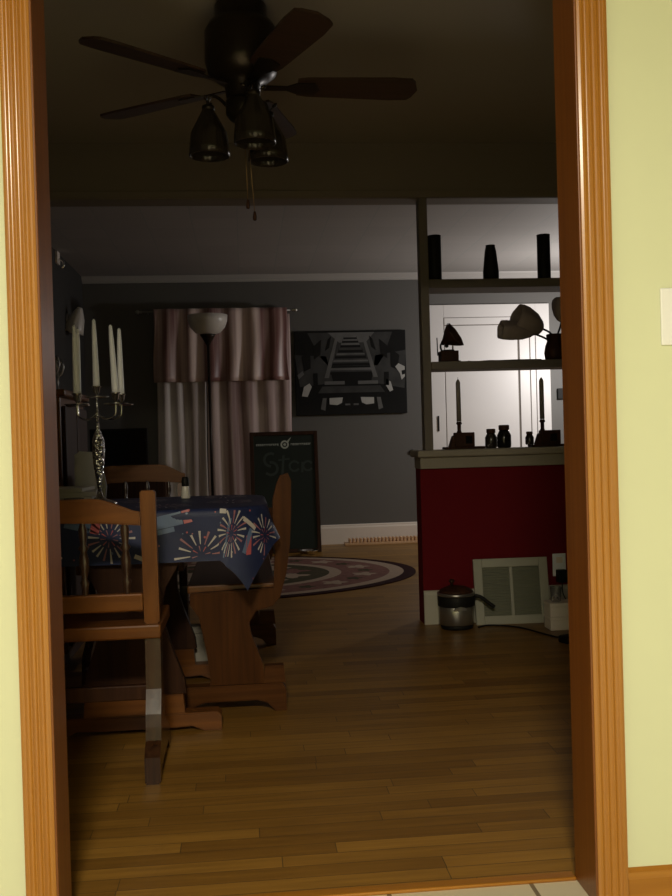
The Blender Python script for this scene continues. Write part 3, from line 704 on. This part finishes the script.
# monochrome canvas
t = thing('wall_picture', 'black and white photographic canvas on the grey wall', 'picture', (0.982, YB-0.001, 1.547))
bm = BM(); W2, H2 = 0.505, 0.377
box(bm, -W2, W2, -0.032, 0, -H2, H2, 0.003)
def ip(pts, mi, k=1):
    vs_ = [bm.verts.new((x*W2*2-W2, -0.0325-0.0004*k, H2-y*H2*2)) for x, y in pts]
    f = bm.faces.new(vs_); f.material_index = mi
    if f.normal.y > 0: f.normal_flip()
ip([(.12, .02), (.88, .02), (.80, .30), (.74, .42), (.30, .42), (.22, .30)], 1)
ip([(.30, .02), (.72, .02), (.64, .14), (.40, .14)], 2, 2)
ip([(.00, .28), (.28, .30), (.34, .62), (.04, .66)], 1)
ip([(.72, .30), (1.0, .24), (.98, .70), (.68, .62)], 1)
for k, (y, w_, h_) in enumerate(((.06, .055, .020), (.10, .066, .022), (.145, .08, .026), (.20, .10, .03), (.265, .125, .036), (.345, .155, .042), (.44, .19, .05))):
    ip([(.5-w_*1.05, y+.006), (.5+w_*1.05, y+.006), (.5+w_*1.15, y+h_+.03), (.5-w_*1.15, y+h_+.03)], 0, 3)
    ip([(.5-w_, y), (.5+w_, y), (.5+w_*1.06, y+h_), (.5-w_*1.06, y+h_)], 2 if k < 3 else 1, 4)
    if k in (4, 5, 6): ip([(.5-w_, y+.004), (.5+w_, y+.004), (.5+w_*1.02, y+h_*.6), (.5-w_*1.02, y+h_*.6)], 2, 5)
for s in (-1, 1):
    X = lambda x: .5+s*x
    ip([(X(.10), .04), (X(.125), .04), (X(.24), .56), (X(.20), .56)], 2, 6)
    ip([(X(.17), .06), (X(.20), .10), (X(.23), .24), (X(.19), .20)], 0, 6)
    ip([(X(.26), .10), (X(.33), .18), (X(.33), .34), (X(.27), .28)], 0, 6)
    ip([(X(.36), .22), (X(.44), .30), (X(.42), .48), (X(.36), .44)], 0, 6)
    ip([(X(.06), .60), (X(.24), .60), (X(.24), .64), (X(.06), .64)], 2, 6)
    ip([(X(.08), .795), (X(.20), .80), (X(.20), .875), (X(.13), .885), (X(.09), .86)], 3, 7)
    ip([(X(.225), .80), (X(.26), .80), (X(.28), .93), (X(.24), .95)], 2, 7)
    ip([(X(.30), .50), (X(.34), .50), (X(.34), .66), (X(.30), .66)], 0, 7)
ip([(.24, .66), (.76, .66), (.80, .74), (.20, .74)], 1, 6)
ip([(.30, .78), (.70, .78), (.72, .92), (.28, .92)], 0, 6)
ip([(.44, .87), (.485, .87), (.485, .89), (.44, .89)], 2, 7); ip([(.515, .87), (.56, .87), (.56, .89), (.515, .89)], 2, 7)
ip([(.075, .66), (.125, .62), (.145, .66), (.105, .78), (.055, .77)], 3, 7)
ip([(.02, .52), (.065, .47), (.08, .51), (.03, .57)], 2, 7)
ip([(.815, .58), (.855, .62), (.875, .72), (.845, .74), (.81, .66)], 3, 7)
ip([(.90, .44), (.93, .40), (.985, .44), (.985, .56), (.955, .60), (.94, .52)], 3, 7)
ip([(.955, .49), (.985, .48), (.985, .53), (.96, .54)], 0, 8)
obj('canvas', bm, ['print_dark', 'print_mid', 'print_soft', 'print_light'], t)

# framed poster leaning by the curtain
t = thing('framed_poster', 'tall dark green framed poster leaning on the curtain by the white baseboard', 'poster', (0.340, 6.27, 0.0), 0.0)
t.rotation_euler = (math.radians(-7), 0, 0)
PW, PH = 0.290, 1.035
bm = BM(); box(bm, -PW, -PW+0.032, -0.012, 0.012, 0, PH, 0.003); box(bm, PW-0.032, PW, -0.012, 0.012, 0, PH, 0.003)
box(bm, -PW+0.032, PW-0.032, -0.012, 0.012, 0, 0.032, 0.003); box(bm, -PW+0.032, PW-0.032, -0.012, 0.012, PH-0.032, PH, 0.003)
obj('frame', bm, 'dark_wood', t)
bm = BM(); box(bm, -PW+0.032, PW-0.032, -0.004, 0.006, 0.032, PH-0.032)
def pq(x0, x1, z0, z1, mi):
    f = bm.faces.new([bm.verts.new(c) for c in ((x0, -0.0046, z0), (x1, -0.0046, z0), (x1, -0.0046, z1), (x0, -0.0046, z1))]); f.material_index = mi
zt = 0.915
def letters(x0, x1, z, h, mi):      # small capitals too fine to read
    x = x0
    while x < x1-0.008:
        w_ = random.uniform(.009, .013); pq(x, x+w_*.35, z, z+h, mi); pq(x+w_*.35, x+w_, z+h*.62, z+h, mi)
        if random.random() < .6: pq(x+w_*.6, x+w_, z, z+h*.5, mi)
        x += w_+.005
letters(-0.235, -0.045, zt, 0.017, 1); letters(0.060, 0.235, zt, 0.017, 1)
def flat_disc(cx, cz, r, mi, r2=0):
    n = 24
    for i in range(n):
        a, b = 2*PI*i/n, 2*PI*(i+1)/n
        if r2: f = bm.faces.new([bm.verts.new((cx+q*math.cos(s), -0.0048, cz+q*math.sin(s))) for q, s in ((r2, a), (r, a), (r, b), (r2, b))])
        else: f = bm.faces.new([bm.verts.new((cx+q*math.cos(s), -0.0048, cz+q*math.sin(s))) for q, s in ((0.0005, a), (r, a), (r, b))])
        f.material_index = mi
flat_disc(0.008, zt+0.008, 0.036, 1, 0.022); flat_disc(0.008, zt+0.008, 0.012, 1)
f = bm.faces.new([bm.verts.new(c) for c in ((0.02, -0.0047, zt+0.03), (0.065, -0.0047, zt+0.072), (0.04, -0.0047, zt+0.026))]); f.material_index = 1
# faint large script below the line
def script(pts, wd, mi):
    for (a, b) in zip(pts, pts[1:]):
        dx, dz = b[0]-a[0], b[1]-a[1]; L = math.hypot(dx, dz); nx, nz = -dz/L*wd/2, dx/L*wd/2
        f = bm.faces.new([bm.verts.new(c) for c in ((a[0]+nx, -0.0046, a[1]+nz), (b[0]+nx, -0.0046, b[1]+nz), (b[0]-nx, -0.0046, b[1]-nz), (a[0]-nx, -0.0046, a[1]-nz))]); f.material_index = mi
arc = lambda cx, cz, r, a0, a1, n=12: [(cx+r*math.cos(math.radians(a0+(a1-a0)*i/n)), cz+r*math.sin(math.radians(a0+(a1-a0)*i/n))) for i in range(n+1)]
script(arc(-0.115, 0.795, 0.055, 60, 270), 0.022, 2); script(arc(-0.115, 0.720, 0.055, 100, -140), 0.022, 2)
script([(-0.02, 0.66), (-0.005, 0.83)], 0.020, 2); script([(-0.05, 0.79), (0.045, 0.80)], 0.014, 2)
script(arc(0.085, 0.735, 0.042, 30, 330), 0.018, 2); script([(0.15, 0.68), (0.155, 0.77)], 0.018, 2); script(arc(0.20, 0.735, 0.04, 30, 330), 0.018, 2)
obj('print', bm, ['poster_green', 'poster_ink', 'poster_faint'], t)

bm = shell(BM(), [(0.055, 0), (0.065, 0.004), (0.082, 0.030), (0.088, 0.034)], seg=32, t=0.004)
solo('pet_bowl', bm, 'silver', (0.505, 6.07, 0.009), 'shiny silver bowl on the floor before the framed poster', 'bowl')
# oval rug
bm = BM()
def ell(a, b, z): return [bm.verts.new((a*math.cos(2*PI*i/72), b*math.sin(2*PI*i/72), z)) for i in range(72)]
rad = [(1.0, 0.000), (1.0, 0.007), (0.975, 0.008), (0.94, 0.008), (0.87, 0.008), (0.63, 0.008), (0.57, 0.008), (0.24, 0.008)]
mi_ = [0, 0, 0, 1, 2, 1, 3]
R_ = [ell(1.43*k, 1.08*k if k == 1 else 1.08*k-0.0, z) for k, z in rad]
for k in range(len(R_)-1):
    for i in range(72):
        f = bm.faces.new((R_[k][i], R_[k][(i+1) % 72], R_[k+1][(i+1) % 72], R_[k+1][i])); f.material_index = mi_[k]
bm.faces.new(R_[-1]).material_index = 1
for i in range(26):     # woven flower motifs in the field
    a = 2*PI*i/26; k = 0.75
    c = Vector((1.43*k*math.cos(a), 1.08*k*math.sin(a), 0.0092)); r = 0.075 if i % 2 else 0.05
    f = bm.faces.new([bm.verts.new(c+Vector((r*(1+.3*math.cos(5*s))*math.cos(s), r*(1+.3*math.cos(5*s))*math.sin(s), 0))) for s in [2*PI*q/20 for q in range(20)]]); f.material_index = 1 if i % 2 else 3
for i in range(12):
    a = 2*PI*i/12+.2; k = 0.40
    c = Vector((1.43*k*math.cos(a), 1.08*k*math.sin(a), 0.0092)); r = 0.10
    f = bm.faces.new([bm.verts.new(c+Vector((r*(1+.35*math.cos(4*s))*math.cos(s), r*(1+.35*math.cos(4*s))*math.sin(s), 0))) for s in [2*PI*q/20 for q in range(20)]]); f.material_index = 1 if i % 3 else 2
bmesh.ops.recalc_face_normals(bm, faces=bm.faces)
solo('oval_rug', bm, ['rug_dark', 'rug_cream', 'rug_rose', 'rug_olive'], (-0.235, 4.98, 0), 'oval rug with dark border and floral rose field on the living room floor', 'rug')
# wooden floor register by the baseboard
t = thing('floor_register', 'long pale wooden slotted vent at the foot of the white baseboard', 'vent', (1.24, 6.69, 0))
obj('frame', box(BM(), -0.37, 0.42, -0.055, 0.055, 0, 0.022, 0.003), 'light_wood', t)
bm = BM()
for k in range(22): box(bm, -0.33+0.033*k, -0.33+0.033*k+0.018, -0.042, 0.050, 0.0225, 0.058, 0.003)
obj('slats', bm, 'light_wood', t)

# television on a pale topped stand
t = thing('tv_stand', 'low stand with a pale top under the television', 'tv stand', (-0.97, 6.44, 0))
obj('top', box(BM(), -0.395, 0.335, -0.22, 0.22, 0.715, 0.745, 0.004), 'white_base', t)
obj('body', box(BM(), -0.385, 0.31, -0.20, 0.20, 0.06, 0.715, 0.004), 'dark_wood', t)
for x in (-0.37, 0.26): obj('leg', box(BM(), x, x+0.04, -0.19, 0.19, 0, 0.06), 'dark_wood', t)
for x0 in (-0.375, -0.035): obj('door', box(BM(), x0, x0+0.335, -0.216, -0.2005, 0.08, 0.70, 0.004), 'dark_wood', t)
t = thing('television', 'black flat television on the stand left of the curtains', 'television', (-1.03, 6.36, 0.7455))
obj('cabinet', box(BM(), -0.25, 0.225, -0.02, 0.03, 0.030, 0.345, 0.006), 'black', t)
obj('screen', box(BM(), -0.235, 0.210, -0.0225, -0.0195, 0.045, 0.330), 'black_gloss', t)
obj('stand', lathe(BM(), [(0.11, 0), (0.11, 0.008), (0.03, 0.014), (0.025, 0.035)], seg=28), 'black', t)

# glass sconce and small bracket on the dark side wall
t = thing('wall_sconce', 'wall sconce with a tilted clear glass bell on the dark left wall', 'sconce', (XL, 5.99, 1.95))
obj('backplate', lathe(BM(), [(0.05, 0), (0.05, 0.012), (0.03, 0.02)], (0, 0, 0.02), (1, 0, 0), 24), 'steel', t)
obj('arm', tube(BM(), [(0.01, 0, 0.02), (0.06, 0, 0.06), (0.10, 0, 0.10)], 0.007, 8, smooth_pts=4), 'steel', t)
obj('lamp_shade', shell(BM(), [(0.018, 0), (0.03, 0.02), (0.06, 0.09), (0.075, 0.17), (0.082, 0.21)], (0.105, 0, 0.11), (-0.30, 0, -1), seg=32, t=0.003, ribs=12, ribamp=0.03), 'milk_glass', t)
t = thing('wall_hook', 'small pale hook with a glint high on the dark side wall', 'hook', (XL, 5.62, 2.36))
obj('plate', box(BM(), 0, 0.02, -0.05, 0.05, -0.02, 0.075, 0.004), 'white_base', t)
obj('prong', tube(BM(), [(0.02, 0, 0.02), (0.05, 0, 0.0), (0.055, 0, -0.035), (0.035, 0, -0.055)], 0.008, 8, smooth_pts=4), 'silver', t)
solo('round_hook', lathe(BM(), [(0.020, 0), (0.022, 0.006), (0.018, 0.018), (0.0, 0.022)], (0, 0, 0), (0, -1, 0), 20), 'black', (1.523, YB, 0.815), 'small dark round hook on the grey wall by the ledge end', 'hook')
t = thing('thermostat', 'dark and white thermostat on the grey wall right of the white door', 'thermostat', (2.95, YB, 1.31))
obj('body', box(BM(), -0.055, 0.055, -0.03, 0, -0.05, 0.05, 0.005), 'black', t); obj('cover', box(BM(), -0.005, 0.05, -0.034, -0.0305, -0.042, 0.042, 0.001), 'white_plastic', t)

# ------------------------------------------------------------------ on the divider shelves
YS = (SH_Y0+SH_Y1)/2
Z1, Z2, Z3 = 1.7475, 1.3315, 0.8845
def vase(loc, label, prof):
    bm = shell(BM(), prof, seg=32, t=0.004)
    lathe(bm, [(prof[0][0]-0.0045, 0.001), (prof[0][0]-0.0045, 0.005)], seg=32)
    return solo('vase', bm, 'black', loc, label, 'vase', 'black vases on the upper shelf')
cyl = [(0.034, 0), (0.0345, 0.01), (0.034, 0.215), (0.0345, 0.240)]
vase((1.008, YS, Z1), 'tall black cylinder vase next to the post on the upper shelf', cyl)
vase((1.302, YS, Z1), 'short black vase with a tapering neck, middle of the upper shelf', [(0.038, 0), (0.041, 0.02), (0.041, 0.05), (0.030, 0.155), (0.024, 0.182), (0.025, 0.188)])
vase((1.585, YS, Z1), 'tall black cylinder vase near the doorway jamb on the upper shelf', cyl)
# gramophone
t = thing('gramophone', 'miniature gramophone with a dark horn on the lower shelf', 'gramophone', (1.066, YS, Z2))
obj('cabinet', box(BM(), -0.046, 0.046, -0.040, 0.040, 0.006, 0.060, 0.003), 'dark_wood', t)
obj('plinth', box(BM(), -0.052, 0.054, -0.046, 0.046, 0, 0.008, 0.002), 'dark_wood', t)
obj('turntable', lathe(BM(), [(0.032, 0.061), (0.032, 0.066), (0.004, 0.067)], seg=24), 'black', t)
obj('horn', shell(BM(), [(0.008, 0), (0.018, 0.018), (0.036, 0.040), (0.052, 0.060), (0.064, 0.078), (0.070, 0.088)], (-0.034, 0, 0.098), (0.74, -0.45, 0.50), seg=32, t=0.002, ribs=8, ribamp=0.04), 'dark_wood', t)
obj('tone_arm', tube(BM(), [(-0.018, 0, 0.105), (-0.036, 0, 0.098), (-0.040, 0, 0.080), (-0.034, 0, 0.06)], 0.005, 8, smooth_pts=4), 'black', t)
obj('support', tube(BM(), [(0.024, 0, 0.06), (0.024, 0, 0.118)], 0.004, 8), 'brass', t)
obj('crank', tube(BM(), [(-0.046, 0, 0.035), (-0.056, 0, 0.04), (-0.058, 0, 0.13)], 0.003, 8), 'black', t)
obj('sound_box', lathe(BM(), [(0.010, -0.004), (0.010, 0.004)], (-0.008, 0, 0.088), (0, 1, 0), 16), 'black', t)
# loose cord lying on the shelf
bm = tube(BM(), [(1.165, YS-0.02, Z2+0.004), (1.21, YS+0.01, Z2+0.004), (1.27, YS-0.03, Z2+0.004), (1.33, YS-0.01, Z2+0.005), (1.40, YS-0.03, Z2+0.005), (1.48, YS-0.02, Z2+0.006), (1.552, YS-0.02, Z2+0.006)], 0.0035, 8, smooth_pts=6)
solo('lamp_cord', bm, 'black', (0, 0, 0), 'dark cord trailing along the lower shelf from the flower lamp', 'cord')
# flower lamp with three shades
t = thing('flower_lamp', 'lamp of drooping flower shaped shades on stems on the lower shelf', 'lamp', (1.632, YS, Z2))
obj('base', lathe(BM(), [(0.045, 0), (0.052, 0.01), (0.056, 0.04), (0.050, 0.075), (0.040, 0.10), (0.044, 0.135), (0.040, 0.138)], seg=28), 'dark_wood', t)
def flower(apex, mouth, r, name='lamp_shade'):
    a = Vector(apex); d_ = Vector(mouth)-a; L = d_.length
    return obj(name, shell(BM(), [(0.008, 0), (r*0.45, L*0.10), (r*0.80, L*0.35), (r*0.98, L*0.65), (r, L*0.85), (r*0.93, L)], apex, d_, seg=30, t=0.003, ribs=5, ribamp=0.07), 'taupe', t)
s1 = flower((-0.060, 0, 0.165), (-0.215, -0.02, 0.222), 0.078)
s2 = flower((-0.120, -0.03, 0.140), (-0.302, -0.05, 0.160), 0.050)
s3 = flower((0.040, 0.0, 0.20), (0.052, 0.02, 0.32), 0.052)
obj('stem', tube(BM(), [(0, 0, 0.12), (-0.03, 0, 0.150), (-0.062, 0, 0.166)], 0.0055, 8, smooth_pts=4), 'black', t)
obj('stem', tube(BM(), [(0, -0.01, 0.085), (-0.06, -0.02, 0.117), (-0.124, -0.03, 0.141)], 0.0055, 8, smooth_pts=4), 'black', t)
obj('stem', tube(BM(), [(0.01, 0, 0.12), (0.030, 0, 0.17), (0.041, 0, 0.205)], 0.0055, 8, smooth_pts=4), 'black', t)

# on the ledge: candle houses and jars
def candle_house(loc, label, flip=False, cx=-0.022):
    t = thing('candle_box', label, 'candle holder', loc)
    s = -1 if flip else 1
    obj('tray', box(BM(), -0.105, 0.105, -0.045, 0.045, 0, 0.012, 0.003), 'dark_wood', t)
    obj('case', box(BM(), -0.048*1, 0.052, -0.030, 0.030, 0.012, 0.085, 0.003), 'dark_wood', t)
    obj('window', box(BM(), 0.004*s-0.0, 0.004*s+0.034, -0.0325, -0.0302, 0.028, 0.066), 'black_gloss', t)
    prop = obj('side_prop', prism(BM(), [(-0.078, 0.012), (-0.049, 0.012), (-0.049, 0.072), (-0.060, 0.066)], 'Y', -0.022, 0.022), 'dark_wood', t)
    obj('candle_cup', lathe(BM(), [(0.014, 0.085), (0.010, 0.094), (0.010, 0.125), (0.0155, 0.130), (0.012, 0.142)], (cx, 0, 0), seg=18), 'dark_wood', t)
    return t
candle_house((1.134, YS, Z3), 'dark wooden candle box with little window near the post, on the ledge')
candle_house((1.590, YS, Z3), 'dark wooden candle box near the doorway jamb, on the ledge', True, -0.036)
def taper(loc, label):
    cd = thing('candle', label, 'candle', loc, 0, 'grey tapers on the ledge')
    obj('taper', lathe(BM(), [(0.0125, 0), (0.0120, 0.20), (0.007, 0.212), (0.002, 0.218)], seg=16), 'wax_grey', cd)
    obj('wick', tube(BM(), [(0, 0, 0.217), (0, 0, 0.228)], 0.001, 6), 'black', cd)
taper((1.112, YS, Z3+0.143), 'grey taper standing in the candle box near the post'); taper((1.554, YS, Z3+0.143), 'grey taper standing in the candle box near the doorway jamb')
def jar(loc, label, r, h, m='fan_glass', group='jars on the ledge'):
    t = thing('jar', label, 'jar', loc, 0, group)
    obj('body', lathe(BM(), [(r*0.85, 0), (r, 0.006), (r, h*0.55), (r*0.72, h*0.72), (r*0.66, h*0.78)], seg=26), m, t)
    obj('lid', lathe(BM(), [(r*0.72, h*0.78), (r*0.76, h*0.80), (r*0.76, h*0.98), (r*0.66, h)], seg=26), 'dark_wood', t)
jar((1.284, YS+0.02, Z3), 'dark glass jar with flat lid in the middle of the ledge, left one of two', 0.031, 0.100)
jar((1.340, YS-0.03, Z3), 'rounder dark jar with raised lid in the middle of the ledge, right one of two', 0.036, 0.118, 'black_gloss')
jar((1.470, YS-0.045, Z3+0.0125), 'small jar with a glint on the ledge before the right candle box', 0.022, 0.068)
bm = shell(BM(), [(0.03, 0), (0.034, 0.02), (0.030, 0.08), (0.018, 0.16), (0.022, 0.22)], seg=24, t=0.003)
solo('vase', bm, 'taupe', (1.735, YS, Z3), 'slim pale vase at the jamb end of the ledge', 'vase')

# ------------------------------------------------------------------ at the foot of the red half wall
t = thing('metal_pot', 'silver pot with dark upper band and lid standing by the leaning grille', 'pot', (1.028, 2.835, 0))
obj('foot', lathe(BM(), [(0.078, 0), (0.080, 0.016), (0.076, 0.020)], seg=36), 'black', t)
obj('body', lathe(BM(), [(0.082, 0.020), (0.088, 0.026), (0.089, 0.110), (0.088, 0.112)], seg=40), 'steel', t)
obj('band', lathe(BM(), [(0.0905, 0.112), (0.092, 0.116), (0.092, 0.158), (0.090, 0.162)], seg=40), 'black', t)
obj('rim', lathe(BM(), [(0.089, 0.162), (0.094, 0.165), (0.094, 0.176), (0.088, 0.178)], seg=40), 'steel', t)
ld = obj('lid', lathe(BM(), [(0.086, 0.178), (0.080, 0.190), (0.045, 0.205), (0.012, 0.210)], seg=36), 'dark_wood', t)
obj('knob', lathe(BM(), [(0.008, 0.209), (0.007, 0.222), (0.015, 0.230), (0.010, 0.242)], (-0.02, 0, 0), seg=16), 'dark_wood', ld)
obj('badge', prism(BM(), [(-0.034, 0.098), (0.034, 0.098), (0.026, 0.112), (0, 0.118), (-0.026, 0.112)], 'Y', -0.0955, -0.087), 'steel', t)
obj('handle', tube(BM(), [(0.088, -0.01, 0.158), (0.12, -0.02, 0.150), (0.165, -0.03, 0.115), (0.185, -0.035, 0.100)], 0.009, 10, smooth_pts=4), 'black', t)
t = thing('air_grille', 'off-white two panel air grille leaning against the red half wall', 'grille', (1.325, 2.855, 0.0))
t.rotation_euler = (math.radians(-9), 0, math.radians(-2))
GW, GH = 0.190, 0.330
bm = BM(); fr = 0.044
box(bm, -GW, -GW+fr, 0, 0.018, 0, GH, 0.003); box(bm, GW-fr, GW, 0, 0.018, 0, GH, 0.003); box(bm, -GW+fr, GW-fr, 0, 0.018, 0, fr, 0.003); box(bm, -GW+fr, GW-fr, 0, 0.018, GH-fr, GH, 0.003)
box(bm, -0.008, 0.008, 0, 0.018, fr, GH-fr, 0.002)
obj('frame', bm, 'grille_white', t)
for x0, x1 in ((-GW+fr, -0.008), (0.008, GW-fr)):
    bm = BM(); box(bm, x0, x1, 0.012, 0.016, fr, GH-fr)
    n = 18
    for k in range(n):
        z = fr+(GH-2*fr)*(k+.5)/n
        prism(bm, [(0.004, z-0.005), (0.006, z-0.0055), (0.0125, z+0.004), (0.0105, z+0.0045)], 'X', x0, x1)
    obj('louvre_panel', bm, 'grille_grey', t)
t = thing('outlet', 'white outlet plate on the red half wall above the boxes', 'outlet', (1.597, YH0, 0.275))
obj('plate', box(BM(), -0.035, 0.035, -0.006, 0, -0.058, 0.058, 0.003), 'white_plastic', t)
obj('socket', box(BM(), -0.016, 0.016, -0.0085, -0.0062, 0.010, 0.040, 0.002), 'white_base', t)
t = thing('power_plug', 'black plug adapter in the outlet on the red half wall', 'plug', (1.597, YH0-0.0062, 0.235))
obj('body', box(BM(), -0.022, 0.028, -0.045, 0, -0.045, 0.018, 0.005), 'black', t)
obj('cord', tube(BM(), [(0.003, -0.03, -0.044), (0.0, -0.045, -0.10), (0.03, -0.05, -0.16), (0.06, -0.06, -0.225)], 0.003, 8, smooth_pts=5), 'black', t)
for k, (lab) in enumerate(('lower of two small white boxes stacked by the red half wall', 'upper of two small white boxes stacked by the red half wall')):
    t = thing('white_box', lab, 'box', (1.520, 2.700, 0.066*k), 0, 'white boxes stacked by the red half wall')
    obj('body', box(BM(), -0.072, 0.072, -0.05, 0.05, 0, 0.048, 0.003), 'white_base', t)
    obj('lid', box(BM(), -0.074, 0.074, -0.052, 0.052, 0.0485, 0.0655, 0.003), 'white_base', t)
solo('glass_tumbler', shell(BM(), [(0.022, 0), (0.024, 0.003), (0.029, 0.07)], seg=24, t=0.002), 'glass', (1.495, 2.705, 0.133), 'clear tumbler on top of the stacked white boxes', 'glass')
bm = tube(BM(), [(1.128, 2.80, 0.004), (1.19, 2.835, 0.004), (1.27, 2.80, 0.004), (1.33, 2.73, 0.004), (1.39, 2.57, 0.004), (1.425, 2.47, 0.006), (1.44, 2.425, 0.012)], 0.0042, 8, smooth_pts=6)
solo('power_cable', bm, 'black', (0, 0, 0), 'black cord running over the floor from the pot to a power brick', 'cord')
t = thing('power_brick', 'black power brick on the floor by the doorway jamb', 'power brick', (1.455, 2.385, 0), 0.4)
obj('body', box(BM(), -0.05, 0.05, -0.032, 0.032, 0, 0.034, 0.008), 'black', t)
obj('lead', tube(BM(), [(0.048, 0, 0.015), (0.10, 0.02, 0.005), (0.18, 0.10, 0.004)], 0.004, 8, smooth_pts=4), 'black', t)

# ------------------------------------------------------------------ kitchen wall
t = thing('light_switch', 'white switch plate on the pale green wall right of the door casing', 'light switch', (0.885, 0.018, 1.186))
obj('plate', box(BM(), -0.036, 0.036, -0.006, 0, -0.058, 0.058, 0.003), 'white_plastic', t)
obj('toggle', box(BM(), -0.005, 0.005, -0.016, -0.0062, -0.012, 0.012, 0.002), 'white_plastic', t)
